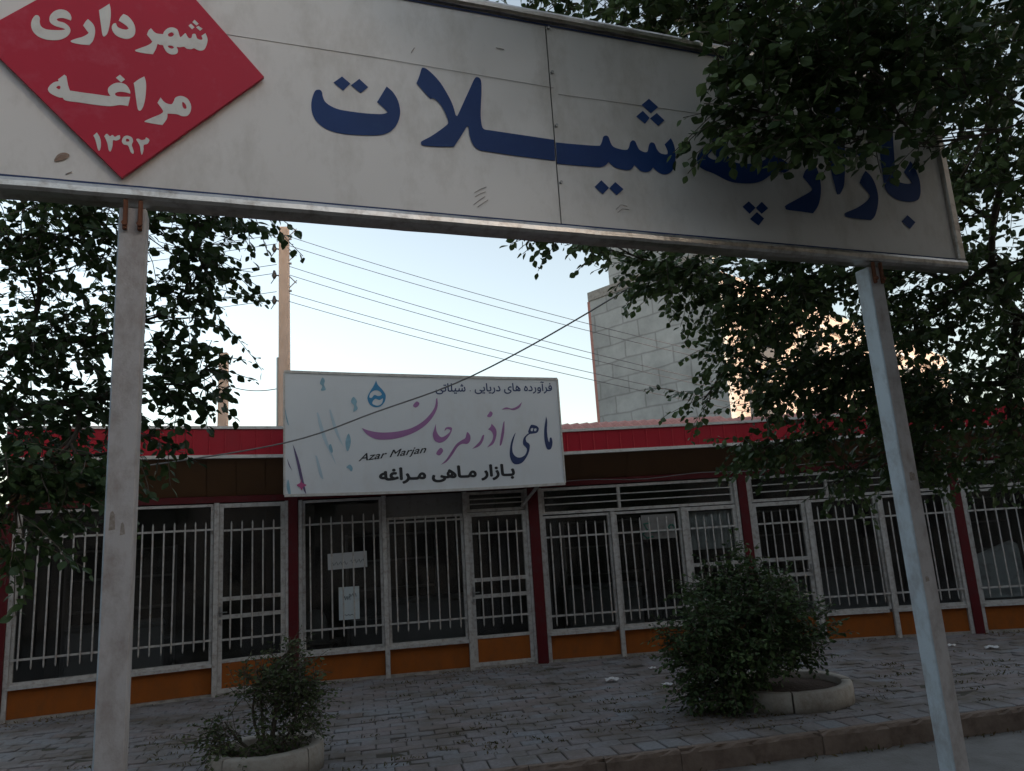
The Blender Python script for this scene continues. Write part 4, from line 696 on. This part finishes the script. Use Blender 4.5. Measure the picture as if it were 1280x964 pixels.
g = MB(); vs2 = vs
for a in (0, 1):
    path = [Vector(vs2[2 * q + a]) + Vector((0, -.004, .012 if a == 0 else -.008)) for q in range(nx + 1)]
    for p, n_ in zip(path[:-1], path[1:]):
        h = .022; g.add([(p.x, -.012, p.z - h), (n_.x, -.012, n_.z - h), (n_.x, -.012, n_.z + h * .6), (p.x, -.012, p.z + h * .6), (p.x, .02, p.z - h), (n_.x, .02, n_.z - h), (n_.x, .02, n_.z + h * .6), (p.x, .02, p.z + h * .6)],
                          [(0, 1, 2, 3), (4, 5, 1, 0), (3, 2, 6, 7)])
for x in (BX0, BX1): g.box(x - .012, x + .012, -.010, .018, BZ0 + .02, BZ1 - .02 + (.04 if x < 1 else -.05))
g.build('frame', M['frame'], BD)
y_ = -.003
lettering('watercolour_streaks', DATA['WASH'], M['wash'], BD, y_); lettering('fish_drawings', DATA['FISH'], M['fish'], BD, y_ - .0015); lettering('plum_streaks', DATA['STREAK'], M['streak'], BD, y_ - .0015)
lettering('flower_drawing', DATA['FLOWER'], M['pink'], BD, y_ - .003); lettering('drop_emblem', DATA['DROP'], M['cyan'], BD, y_)
lettering('lettering', DATA['NAVY'], M['navy'], BD, y_, 'large navy calligraphic word'); lettering('lettering', DATA['PURPLE'], M['purple'], BD, y_, 'large purple calligraphic words')
text_mesh(' '.join(shape(x) for x in reversed('فرآورده های دریایی . شیلاتی'.split())), 2.01, 3.735, 3.79, .18, M['navy'], BD, y_, 'small navy line of text along the top', weight=.016)
text_mesh(' '.join(shape(x) for x in reversed('بـازار مـاهی مـراغه'.split())), 1.195, 3.09, 2.565, .225, M['black'], BD, y_, 'bold black line of text along the bottom', weight=.042)
text_mesh('Azar Marjan', .93, 1.85, 2.855, .13, M['black'], BD, y_, 'slanted black Latin script', weight=.012, shear=.40, slope=.10)
g = MB(); g.tube([(3.46, .03, 2.5), (3.32, .52, 2.22)], .03, 4); g.build('brace', M['white'], BD)
for x in (.5, 2.0, 3.4): g = MB(); g.box(x - .02, x + .02, .14, .60 - .12 * x / 4, 2.72, 2.76); g.build('bracket', M['steel'], BD)

# ------------------------------------------------------------------ big municipal sign on two posts
SYAW = radians(20.26); SO = Vector((-1.14272663, 3.09583201, 0))
SG = empty('market_sign', SO, SYAW, 'large white street sign with blue Persian letters and red diamond, on two square posts', 'street sign')
UL, UR, ZB, ZT, US = -1.16, 4.285, 3.19, 4.455, 1.540
for a, b, nm in ((UL + .04, US - .003, 0), (US + .003, UR - .04, 1)):
    g = MB(); nxx, nzz = 26, 8; vs = []
    for r in range(nzz + 1):
        for q in range(nxx + 1):
            fx, fz = q / nxx, r / nzz; e = min(1, 6 * min(fx, 1 - fx, fz, 1 - fz))
            vs.append((a + (b - a) * fx, .010 * e * sin(3.1 * fx * (b - a) + 1.7 * fz + nm) * .15 + .002, ZB + .05 + (ZT - ZB - .09) * fz))
    g.add(vs, [(r * (nxx + 1) + q, r * (nxx + 1) + q + 1, (r + 1) * (nxx + 1) + q + 1, (r + 1) * (nxx + 1) + q) for r in range(nzz) for q in range(nxx)], 0, True)
    g.build('sign_panel', M['panel'], SG)
g = MB(); g.box(UL + .03, UR - .03, .02, .068, ZB + .03, ZT - .03); g.build('sign_back', M['back'], SG)
g = MB()   # steel rim: bottom, top, right, left rails with a rolled front edge
def rail_h(zc, flip):
    prof = [(-.022, -.026), (-.03, -.012), (-.03, .010), (-.022, .026), (.02, .030), (.075, .030), (.075, -.030), (.02, -.030)]
    n_ = 60; vs = []
    for q in range(n_ + 1):
        x = UL + (UR - UL) * q / n_; dn = .0035 * sin(q * 1.7) * rnd.uniform(0, 1)
        vs += [(x, y + dn * .6, zc + z + dn * .7) for y, z in prof]
    k = len(prof); g.add(vs, [(q * k + s, (q + 1) * k + s, (q + 1) * k + (s + 1) % k, q * k + (s + 1) % k) for q in range(n_) for s in range(k)], 0, False)
    g.add(vs[:k], [tuple(range(k))]); g.add(vs[-k:], [tuple(reversed(range(k)))])
rail_h(ZB + .03, 0); rail_h(ZT - .012, 1)
for x in (UL + .028, UR - .028): g.box(x - .028, x + .028, -.026, .072, ZB + .0605, ZT - .0425, bev=.008)
g.build('frame', M['chrome'], SG)
g = MB()
for z in (ZB + .068, ZT - .052): g.box(UL + .06, UR - .06, -.0035, -.0015, z - .005, z + .005)
g.build('border_line', M['navy'], SG)
lettering('lettering', DATA['BIG'], M['blue'], SG, -.0018, 'large dark blue Persian words')
for x, z in [(US + .0, ZB + .30), (US, ZB + .62), (US, ZB + .93), (US, ZT - .07)]: g = MB(); g.tube([(x + .014, -.012, z), (x + .014, 0, z)], .008, 8); g.build('rivet', M['steel'], SG)
# red diamond plate standing proud of the panel
pl = DATA['PLATE']; g = MB(); f = [(p[0], -.03, p[1]) for p in pl]; b = [(p[0], -.012, p[1]) for p in pl]
g.add(f, [(0, 1, 2, 3)]); g.add(b, [(3, 2, 1, 0)])
for k in range(4): q = (k + 1) % 4; g.add([f[k], f[q], b[q], b[k]], [(3, 2, 1, 0)])
EP = g.build('emblem_plate', M['red'], SG); lettering('lettering', DATA['RED'], M['redtxt'], EP, -.0312, 'white Persian words and year on the red diamond')
for x in (pl[3][0], pl[0][0] - .1): pass
g = MB(); g.box(pl[3][0] - .05, pl[3][0] + .05, -.012, .01, ZB + .15, ZT - .15); g.build('mounting_bar', M['back'], EP)
for k in range(0, 6): g = MB(); g.tube([(p[0], -.001, p[1]) for p in DATA['MARKS'][k]], .0015, 4); g.build('scribble', M['mark'], SG)
for ln in DATA['MARKS'][6:]: g = MB(); g.tube([(p[0], -.001, p[1]) for p in ln], .0022, 4); g.build('scratch', M['mark'], SG)
lettering('rust_stain', [DATA['RUST']], M['stain'], SG, -.0012)
for ln in DATA['JOINT']: g = MB(); g.tube([(p[0], -.0005, p[1]) for p in ln], .0013, 4); g.build('sheet_joint', M['mark'], SG)
for u0, leanx in ((-.414, -.010), (3.556, .032)):
    g = MB(); a = .0525; y0, y1 = .0, .105; bot = -.22
    Mx = Matrix.Identity(4)
    bm = MB(); bm.box(-a, a, y0, y1, bot, ZB - .025, bev=.006)
    bv = []
    for x, y, z in bm.v: bv.append((u0 + x + leanx * (1 - z / 3.0), y, z))
    side = [1 if (abs(sum(bm.v[i][0] for i in fc) / len(fc) + a) < .004) else 0 for fc in bm.f]  # left face takes the colour with the bluish light painted in
    P = MB(); P.add(bv, bm.f); P.m = side; P.build('post', [M['post'], M['postlit']], SG)
    for zz, w0, w1, dz in (((1.84, -.035, -.012, .075), (1.82, .004, .022, .05)) if u0 < 0 else ((1.90, -.015, .03, .05), (1.35, -.03, .0, .03))):
        k_ = MB(); sh = leanx * (1 - zz / 3.0); pts_ = [(u0 + sh + w0, 0), (u0 + sh + w1, .004), (u0 + sh + w1 - .004, dz * .8), (u0 + sh + (w0 + w1) / 2, dz), (u0 + sh + w0 + .003, dz * .9)]
        k_.add([(x, -.0006, zz + z) for x, z in pts_], [tuple(range(5))]); k_.build('sticker_remnant', M['sticker'], SG)
    for dx in (-.026, .030):
        r = MB(); r.box(u0 + dx - .008, u0 + dx + .009, -.022, -.002, ZB - .13, ZB + .0, bev=.003); r.tube([(u0 + dx, -.03, ZB - .105), (u0 + dx, -.02, ZB - .105)], .012, 6); r.build('hanger_strap', M['rust'], SG)

# ------------------------------------------------------------------ utility poles and wires
def pole(x, y, h, wd, label, arms=True):
    P_ = empty('utility_pole', (x, y, -.2), radians(8), label, 'utility pole')
    g = MB(); b, t = wd / 2 * 1.25, wd / 2
    vs = [(s * q * r_, c_ * q * r_, z) for z, q in ((0, b), (h + .2, t)) for s, c_, r_ in ((-1, -1, 1), (1, -1, 1), (1, 1, 1), (-1, 1, 1))]
    g.add(vs, [(0, 1, 5, 4), (1, 2, 6, 5), (2, 3, 7, 6), (3, 0, 4, 7), (4, 5, 6, 7)]); g.build('shaft', M['wood'], P_)
    return P_
P1 = pole(-6.12, 20.1, 10.75, .25, 'tall square concrete utility pole with insulator brackets, behind the white board')
for z in (10.18 + .2, 9.40 + .2, 8.66 + .2):
    g = MB(); g.tube([(-.12, 0, z - .06), (-.27, 0, z - .02)], .02, 6); g.tube([(-.27, 0, z - .14), (-.27, 0, z - .05), (-.27, 0, z + .02), (-.27, 0, z + .1)], [.03, .075, .05, .03], 8); g.tube([(-.27, 0, z - .14), (-.36, 0, z - .28)], .012, 5); g.build('insulator', M['insul'], P_ if False else P1)
for z in (10.45 + .2, 9.72 + .2, 8.92 + .2):
    g = MB(); g.tube([(.12, 0, z + .05), (.34, 0, z + .28)], .016, 5); g.tube([(.12, 0, z + .42), (.33, 0, z + .20)], .016, 5); g.tube([(.12, 0, z - .02), (.2, 0, z - .02)], .03, 6); g.build('bracket', M['steel'], P1)
g = MB(); g.tube([(-.19, -.02, 0), (-.17, -.02, 7.2)], .04, 8); g.build('conduit', M['steel'], P1)
P2 = pole(-9.28, 24, 8.3, .26, 'shorter concrete pole stump seen at the edge of the left foliage', False)
g = MB(); g.tube([(.1, -.13, 7.3), (.24, -.2, 7.35)], .03, 6); g.build('insulator', M['insul'], P2)
P3 = pole(6.6, 20.6, 6.9, .22, 'service pole hidden behind the right tree, taking the overhead wires', False)
g = MB(); g.tube([(-.1, 0, 6.6), (-.25, 0, 6.65)], .03, 6); g.build('insulator', M['insul'], P3)
def wire(a, b, sag, r, name, label, m, n=28, mid=None):
    A_, B_ = Vector(a), Vector(b); pts = []
    for q in range(n + 1):
        f = q / n; p = A_.lerp(B_, f); p.z -= sag * 4 * f * (1 - f); pts.append(p)
    g = MB(); g.tube(pts, r, 5); o = g.build(name, m); return tag(o, label, 'wire', 'overhead wires on the utility pole')
ORD = ['topmost', 'second from top', 'third from top', 'fourth from top', 'fifth from top', 'lowest']
for nw, (z0, z1) in zip(ORD, ((10.45, 6.15), (10.18, 5.98), (9.57, 5.35), (9.32, 5.2), (8.78, 4.9), (8.55, 4.72))):
    wire((-5.95, 20.0, z0), (6.5, 20.5, z1), .18, .009, 'overhead_wire', nw + ' of six thin wires falling right from the tall pole across the sky', M['wire'])
    wire((-6.3, 20.0, z0 + .08), (-22, 21.5, z0 + .3), .25, .009, 'overhead_wire', nw + ' of six thin level wires leaving the tall pole to the left', M['wire'])
o = wire((-9.0, 23.8, 7.15), (-6.3, 20.1, 6.15), .1, .014, 'service_wire', None, M['wire']); del o["group"]; tag(o, 'single slack wire from the pole stump down to the tall pole', 'wire')
pts = [(-5.84, 8.6, 2.646), (-4.549, 8.9, 2.827), (-2.749, 9.0, 3.026), (-1.645, 9.0, 3.331), (-.464, 8.8, 3.652), (.98, 8.5, 4.271), (2.48, 8.2, 5.059), (4.2, 7.8, 6.1)]
g = MB(); fine = []
P4 = [Vector(p) for p in pts]
for i in range(len(P4) - 1):
    p0, p1, p2, p3 = P4[max(i - 1, 0)], P4[i], P4[i + 1], P4[min(i + 2, len(P4) - 1)]
    for k in range(6):
        t = k / 6; fine.append(.5 * ((2 * p1) + (p2 - p0) * t + (2 * p0 - 5 * p1 + 4 * p2 - p3) * t * t + (3 * p1 - p0 - 3 * p2 + p3) * t ** 3))
g.tube(fine, .0095, 6); tag(g.build('power_cable', M['cable']), 'thick grey cable slanting up across the front of the white shop board', 'cable')
# thin drooping wire under the soffit at the right
g = MB(); a, b = in_shop(2, .35, -.12, 2.53), in_shop(4, 2.2, -.25, 2.78)
g.tube([a.lerp(b, q / 30) - Vector((0, 0, .10 * 4 * (q / 30) * (1 - q / 30) - .02 * sin(q))) for q in range(31)], .006, 4); tag(g.build('loose_wire', M['cable']), 'thin loose wire drooping along the right-hand shops under the eaves', 'wire')

# ------------------------------------------------------------------ apartment building behind
K = Vector((6.395, 22.3, -.2)); HB = 10.1
AB = empty('apartment_building', K, 0, 'tall building with bare grey rendered side wall and sunlit cream front', 'building')
e1 = Vector((2.943 - 6.395, 26 - 22.3, 0)).normalized(); len1 = 5.06; e2 = Vector((.707, .707, 0)); len2 = 22
def slab(name, d, a, b, z0, z1, th, m, side, out=0.0, parent=AB):
    n_ = Vector((d.y, -d.x, 0)) * side    # outward
    rz = atan2(d.y, d.x); o_ = MB()
    o_.box(a, b, -th if side < 0 else 0, 0 if side < 0 else th, z0, z1); ob = o_.build(name, m, parent); ob.rotation_euler.z = rz; ob.location = n_ * out; return ob
gw = slab('gable_wall', e1, 0, len1, 0, HB, .3, M['concrete'], -1)
slab('gable_coping', e1, -.05, len1 + .05, HB, HB + .32, .36, M['cement'], -1, .04)
slab('stair_tower', e1, 0, len1 - .95, HB + .32, HB + 3.2, .3, M['concrete'], -1, -.01)
slab('corner_brickwork', e1, len1 + .001, len1 + .12, 0, HB, .28, M['tile'], -1)
fw = slab('front_wall', e2, .302, len2, 0, 9.0, .3, M['cream'], 1)
slab('parapet', e2, .302, len2 + .05, 9.0, 9.7, .34, M['cream'], 1, .05)
slab('cornice', e2, .302, len2 + .1, 8.85, 9.0, .2, M['trim'], 1, .21)
for fl in range(3):
    for wi in range(6):
        x = 1.8 + wi * 3.4; z = 1.2 + fl * 2.9
        g = MB(); g.box(x, x + 1.5, -.06, -.003, z, z + 1.5); wn = g.build('window', M['white'], AB); wn.rotation_euler.z = pi / 4
        g = MB(); g.box(x + .08, x + 1.42, -.075, -.062, z + .08, z + 1.42); p = g.build('pane', M['insul'], wn)
g = MB(); far = K + e1 * len1; pts = [Vector((0, 0, 0)), e1 * len1, e1 * len1 + e2 * len2, e2 * len2]
g.add([(p.x * .99, p.y * .99 + .1, 9.3) for p in pts], [(0, 3, 2, 1)]); 
g.add([pts[1] + Vector((0, 0, 0)), pts[2], pts[2] + Vector((0, 0, 9.3)), pts[1] + Vector((0, 0, 9.3))], [(0, 1, 2, 3)]); g.add([pts[2], pts[3], pts[3] + Vector((0, 0, 9.3)), pts[2] + Vector((0, 0, 9.3))], [(0, 1, 2, 3)])
g.build('roof', M['cement'], AB)

# ------------------------------------------------------------------ planters
def planter(x, y, r, h, rot, label):
    P_ = empty('round_planter', (x, y, 0), rot, label, 'planter', 'round concrete planters on the pavement')
    for s in range(4):
        g = MB(); a0 = s * pi / 2 + .012; a1 = (s + 1) * pi / 2 - .012; n_ = 14; prof = [(r - .10, 0), (r, 0), (r + .004, h * .55), (r - .002, h - .012), (r - .012, h), (r - .09, h), (r - .10, h - .012)]
        vs = []
        for q in range(n_ + 1):
            a = a0 + (a1 - a0) * q / n_; jz = rnd.uniform(-.003, .003)
            vs += [(pr * cos(a), pr * sin(a), z + (jz if z > 0 else 0)) for pr, z in prof]
        k = len(prof); g.add(vs, [(q * k + t, (q + 1) * k + t, (q + 1) * k + (t + 1) % k, q * k + (t + 1) % k) for q in range(n_) for t in range(k)], 0, True)
        g.add(vs[:k], [tuple(range(k))]); g.add(vs[-k:], [tuple(reversed(range(k)))]); g.build('ring_segment', M['planter'], P_)
    g = MB(); n_ = 28; vs = [(0, 0, h - .03)] + [((r - .09) * cos(2 * pi * q / n_), (r - .09) * sin(2 * pi * q / n_), h - .07) for q in range(n_)]
    g.add(vs, [(0, 1 + q, 1 + (q + 1) % n_) for q in range(n_)], 0, True); g.build('soil', M['soil'], P_)
    return P_
planter(2.50, 8.12, .66, .185, radians(-100 + 90), 'round concrete planter under the big dense bush')
planter(-2.20, 6.72, .455, .20, radians(-118 + 90), 'round concrete planter with the small straggly bush at the front left')

# ------------------------------------------------------------------ foliage
rng = np.random.default_rng(11)
LEAF = np.array([[0, 0, 0], [-.30, .28, .05], [-.36, .5, .07], [-.22, .78, .04], [0, 1, -.04], [.22, .78, .04], [.36, .5, .07], [.30, .28, .05], [0, .5, 0]])
LF = [(0, 8, 2, 1), (8, 4, 3, 2), (0, 7, 6, 8), (8, 6, 5, 4)]
def leaves_mesh(name, pos, dirs, size, tint, mats, parent, twigs=None, wid=1.0, roll=None):
    """pos, dirs: arrays; every leaf points along dirs and is rolled at random"""
    n = len(pos); d = dirs / np.linalg.norm(dirs, axis=1)[:, None]
    ref = rng.normal(size=(n, 3)); ref[:, 2] += 1.2
    s_ = np.cross(d, ref); s_ /= np.linalg.norm(s_, axis=1)[:, None] + 1e-9; nrm = np.cross(s_, d)
    sz = size[:, None]
    V = np.concatenate([pos[:, None, :] + sz[:, None, :] * (LEAF[None, :, 0:1] * wid * s_[:, None, :] + LEAF[None, :, 1:2] * d[:, None, :] + LEAF[None, :, 2:3] * nrm[:, None, :])], 0).reshape(-1, 3)
    F = (np.array(LF)[None] + (np.arange(n) * 9)[:, None, None]).reshape(-1, 4)
    nf = len(F); tv, tf = [], []
    if twigs:
        g = MB()
        for pl, r in twigs: g.tube(pl, r, 3, cap=False)
        tv, tf = g.v, g.f
    me = bpy.data.meshes.new(name); allV = np.vstack([V, np.array(tv)]) if len(tv) else V
    allF = F.tolist() + [tuple(i + len(V) for i in f) for f in tf]
    me.from_pydata(allV.tolist(), [], allF)
    for m in mats: me.materials.append(m)
    mi = np.zeros(len(allF), dtype=np.int32); mi[nf:] = 1 if len(mats) > 1 else 0; me.polygons.foreach_set('material_index', mi)
    at = me.attributes.new('tint', 'FLOAT', 'FACE'); tt = np.zeros(len(allF), dtype=np.float32); tt[:nf] = np.repeat(tint, 4); at.data.foreach_set('value', tt)
    me.update(); o = bpy.data.objects.new(name, me); col.objects.link(o); o.parent = parent; return o
def foliage(clusters, origin, leaf, droop=.5, step=.032, twl=(.22, .45), jitter=1.0):
    """clusters: (centre, radii, number of twigs). Twigs grow outward from the limb side and hang; leaves alternate along them"""
    pos, dr, sz, tn, tw = [], [], [], [], []
    for (c, rad, n, *own) in clusters:
        lf, st_ = (own[0], own[0] * .42) if own else (leaf, step); c = np.array(c); rad = np.array(rad)
        for _ in range(n):
            u_ = rng.normal(size=3); u_ /= np.linalg.norm(u_); u_ *= rng.random() ** (1 / 2.4); p = c + u_ * rad
            out = (p - origin); out /= np.linalg.norm(out) + 1e-6
            d = out * .55 + rng.normal(size=3) * .55 * jitter + np.array([0, 0, -droop * rng.random()]); d /= np.linalg.norm(d)
            ln = rng.uniform(*twl) * (1.7 if own else 1); ns = max(4, int(ln / st_)); pl = [p.copy()]; base_t = np.clip(rng.normal(.4, .22), 0, 1)
            for k in range(ns):
                d = d + np.array([0, 0, -.05 * droop]) + rng.normal(size=3) * .06; d /= np.linalg.norm(d); p = p + d * ln / ns; pl.append(p.copy())
                sd = np.cross(d, [0, 0, 1.0]); sd /= np.linalg.norm(sd) + 1e-6; sg = 1 if k % 2 else -1
                ld = d * .45 + sd * sg * rng.uniform(.5, .9) + np.array([0, 0, -rng.uniform(.2, .9) * droop * 1.3]) + rng.normal(size=3) * .22
                s_ = lf * rng.uniform(.5, 1.2) * (1 - .25 * k / ns)
                pos.append(p + ld / np.linalg.norm(ld) * .012); dr.append(ld); sz.append(s_); tn.append(np.clip(base_t + rng.normal(0, .15), 0, 1))
            tw.append(([tuple(q) for q in pl[::2]] + [tuple(pl[-1])], .0028))
    return np.array(pos), np.array(dr), np.array(sz), np.array(tn), tw
def limb(g, a, b, r0, r1, bend=.12, n=6):
    a, b = Vector(a), Vector(b); ln = (b - a).length; o1 = Vector(rng.normal(size=3)) * ln * bend
    pts = [a.lerp(b, q / n) + o1 * sin(pi * q / n) for q in range(n + 1)]; g.tube(pts, [r0 + (r1 - r0) * q / n for q in range(n + 1)], 7)
    return pts
def tree(name, base, fork, clusters, leaf, mt, label, r0=.17, **kw):
    T_ = empty(name, base, 0, label, 'tree'); B_ = Vector(base); g = MB(); F_ = Vector(fork) - B_
    limb(g, (0, 0, -.1), F_, r0, r0 * .75, .03)
    hubs = [Vector(F_)]
    cl = sorted(clusters, key=lambda c: (Vector(c[0]) - Vector(fork)).length); placed = [(F_, r0 * .7)]
    for c in cl:
        cv = Vector(c[0]) - B_; best = min(placed, key=lambda h: (h[0] - cv).length + .35 * (h[0] - F_).length); r1 = max(.008, best[1] * .55)
        pts = limb(g, best[0], cv, best[1] * .8, r1, .07); placed.append((cv, r1)); placed.append((pts[3], (best[1] * .8 + r1) / 2))
        for q in range(5):
            u_ = Vector(rng.normal(size=3)).normalized(); limb(g, pts[2 + q % 4], cv + Vector((u_.x * c[1][0], u_.y * c[1][1], u_.z * c[1][2])) * .8, max(.005, r1 * .6), .003, .08, 4)
    g.build('trunk', M['bark'], T_)
    p, d, s_, t_, tw = foliage([(np.array(c[0]) - np.array(base), *c[1:]) for c in clusters], np.array(F_), leaf, **kw)
    leaves_mesh('crown', p, d, s_, t_, [mt, M['bark']], T_, tw); return T_
tree('street_tree', (5.3, 5.6, -.2), (5.1, 5.5, 2.9), TREE_R, .088, M['leafR'], 'leafy green tree on the right whose boughs cover the end of the big sign')
tree('street_tree', (-6.6, 6.4, 0), (-6.3, 6.3, 2.8), TREE_L, .080, M['leafL'], 'leafy green tree on the left hanging behind the red diamond end of the sign')
for dx, lb in ((-5.5, 'unseen dark tree added behind the viewer for shade, the left one'), (2.2, 'unseen dark tree added behind the viewer for shade, the middle one'), (9.0, 'unseen dark tree added behind the viewer for shade, the right one')):
    tree('street_tree', (dx, -5.4, -.2), (dx, -5.3, 3.4), [((c[0][0] + dx, c[0][1] - 5.3, c[0][2]), *c[1:]) for c in TREE_B], .2, M['leafL'], lb)
# bushes
def bush(name, base, clusters, leaf, mt, label, stems, **kw):
    T_ = empty(name, base, 0, label, 'bush'); g = MB()
    for st in stems: limb(g, (st[0] * .15, st[1] * .15, -.02), st, .016, .005, .08)
    g.build('stems', M['bark'], T_)
    p, d, s_, t_, tw = foliage(clusters, np.array([0, 0, .1]), leaf, **kw); leaves_mesh('leaves', p, d, s_, t_, [mt, M['bark']], T_, tw, wid=.8); return T_
bush('planter_bush', (2.13, 7.95, .12), [((.0, .0, .5), (.55, .5, .40), 420), ((-.50, -.15, .42), (.30, .32, .26), 190), ((-.30, -.30, .72), (.28, .26, .20), 150), ((.45, -.05, .50), (.32, .34, .26), 190), ((.22, -.25, .78), (.30, .28, .20), 160), ((-.05, -.35, .42), (.30, .26, .22), 150), ((-.33, -.25, .10), (.36, .28, .12), 150), ((.02, 0, 1.02), (.26, .24, .16), 110), ((.36, .1, .95), (.2, .2, .14), 60), ((-.38, .1, .95), (.16, .16, .12), 40),
      ((-.04, .0, 1.30), (.06, .06, .14), 10), ((.12, 0, 1.22), (.06, .06, .12), 8), ((-.25, 0, 1.12), (.06, .06, .1), 8), ((-.70, -.1, .62), (.10, .1, .08), 14), ((.74, 0, .72), (.08, .1, .08), 12)],
     .068, M['bush'], 'large dense dark green bush spilling over its round planter', [(.3, .1, .6), (-.3, .1, .6), (0, -.3, .7), (.1, .3, .8), (-.1, 0, 1.0)], droop=.35, step=.028, twl=(.14, .30))
bush('planter_bush', (-2.20, 6.72, .15), [((.16, .02, .26), (.27, .25, .24), 210), ((.20, 0, .50), (.24, .2, .20), 170), ((-.02, 0, .52), (.26, .18, .16), 110), ((-.34, -.05, .12), (.14, .16, .09), 55), ((-.1, -.2, .07), (.3, .12, .06), 60), ((.06, .1, .76), (.10, .08, .10), 12), ((.24, .05, .74), (.12, .08, .12), 14), ((-.40, 0, .22), (.10, .1, .1), 10)],
     .046, M['bushdry'], 'small straggly bush with bare shoots in the front left planter', [(.15, .05, .75), (.25, 0, .7), (0, 0, .7), (-.1, .05, .65), (.3, -.1, .4), (-.35, 0, .25)], droop=.3, step=.026, twl=(.12, .26))
# weeds in the joints and along the walls; fallen leaves
pos, dr, sz, tn = [], [], [], []
for _ in range(230):
    u_ = rng.uniform(-4.5, 6.5); row_ = rng.integers(0, 30); v_ = .27 + row_ * bh - gap / 2
    if rng.random() < .5: v_ = rng.uniform(.2, 2.2) // bh * bh + .27
    if v_ > facade_v(u_) - .3: continue
    c = kp(u_, v_, .0)
    for _k in range(rng.integers(5, 22)):
        pos.append(np.array(c) + np.array([rng.normal(0, .07), rng.normal(0, .025), 0])); dr.append([rng.normal(0, .8), rng.normal(0, .8), rng.uniform(.3, 1)]); sz.append(rng.uniform(.015, .045)); tn.append(rng.uniform(0, .75))
for _ in range(2600):
    i = rng.integers(0, 5); L = (C5[i + 1] - C5[i]).length; x = rng.uniform(0, L); y = -abs(rng.normal(.05, .22))
    if sin(x * 2.3 + i * 1.7) + rng.normal(0, .5) < .1: continue
    p = in_shop(i, x, y - .04, 0.0); pos.append(np.array(p)); dr.append([rng.normal(0, 1), rng.normal(0, 1), rng.uniform(.05, .6)]); sz.append(rng.uniform(.015, .05)); tn.append(rng.uniform(.5, 1))
for _ in range(260):
    u_ = rng.uniform(-4, 6); p = kp(u_, -.09 - abs(rng.normal(0, .05)), -.18); pos.append(np.array(p)); dr.append([rng.normal(), rng.normal(), rng.uniform(.2, 1)]); sz.append(rng.uniform(.02, .06)); tn.append(rng.uniform(0, 1))
for _ in range(700):
    x, y = 1.75 + rng.normal(0, .55), 7.55 + rng.normal(0, .25); pos.append(np.array([x, y, .004])); dr.append([rng.normal(), rng.normal(), rng.uniform(.0, .4)]); sz.append(rng.uniform(.012, .04)); tn.append(rng.uniform(.45, 1))
WD = empty('weed_anchor'); wo = leaves_mesh('weeds', np.array(pos), np.array(dr), np.array(sz), np.array(tn), [M['weed']], None, None, wid=.45); bpy.data.objects.remove(WD)
tag(wo, kind='stuff')
# scraps of litter
def scrap(x, y, s, rz, label, z=.012, m='litter'):
    g = MB(); n_ = 5; vs = []
    for a in range(n_ + 1):
        for b in range(n_ + 1): vs.append(((a / n_ - .5) * s * 1.6, (b / n_ - .5) * s, .30 * s * abs(sin(2.3 * a + b * 1.7 + rz)) + .12 * s * sin(b * 2.)))
    g.add(vs, [(a * (n_ + 1) + b, (a + 1) * (n_ + 1) + b, (a + 1) * (n_ + 1) + b + 1, a * (n_ + 1) + b + 1) for a in range(n_) for b in range(n_)], 0)
    o = g.build('paper_scrap', M[m]); o.location = (x, y, z); o.rotation_euler.z = rz; return tag(o, label, 'litter', 'scraps of litter on the pavement')
scrap(5.528, 10.591, 0.074, 0.30, 'white paper scrap beside the leaning right sign post, the left one of two')
scrap(5.847, 10.212, 0.099, -0.20, 'white paper scrap near the right red column, farthest right of the litter')
scrap(1.558, 10.335, 0.056, 0.50, 'small white scrap near the orange plinth left of the big bush')
scrap(0.970, 9.682, 0.099, 0.10, 'flat pale wrapper on the pavers in the middle of the pavement')
scrap(1.537, 9.173, 0.074, 0.00, 'pale flat scrap on the pavers just left of the big bush')
# out-of-view houses added behind the camera and to the right to block low sun (seen only as reflections and shade)
def house(x0, x1, y, dep, h, m, label):
    H_ = empty('unseen_building', (x0, y, -.2), 0, label, 'building', None)
    g = MB(); L = x1 - x0; g.box(0, L - .06, -dep, 0, 0, h); g.build('wall', m, H_)
    g = MB(); g.box(-.05, L - .01, -dep - .1, .12, h + .002, h + .25); g.build('parapet', M['cement'], H_)
    for fl in range(max(1, int((h - 1) / 3.1))):
        for k in range(int(L / 3)):
            g = MB(); x = 1 + k * 3; z = 1.2 + fl * 3.1; g.box(x, x + 1.4, .003, .05, z, z + 1.5); wn = g.build('window', M['white'], H_)
            g = MB(); g.box(x + .07, x + 1.33, .052, .06, z + .07, z + 1.43); g.build('pane', M['insul'], wn)
house(-34, -12, -11, 9, 7.5, M['cement'], 'unseen grey house added behind the viewer to block light, leftmost of the row')
house(-12, 9, -11, 9, 8.0, M['cream'], 'unseen cream house added directly behind the viewer to block light')
house(9, 62, -11.5, 9, 9.6, M['cement'], 'unseen long grey building added at the right behind the viewer to block the sun')
house(14, 26, 8.5, 13, 12.0, M['cream'], 'unseen cream corner house added right of the shops to block the sun')
house(-30, -13, 10, 12, 8.0, M['cement'], 'grey house left of the shops, outside the view')
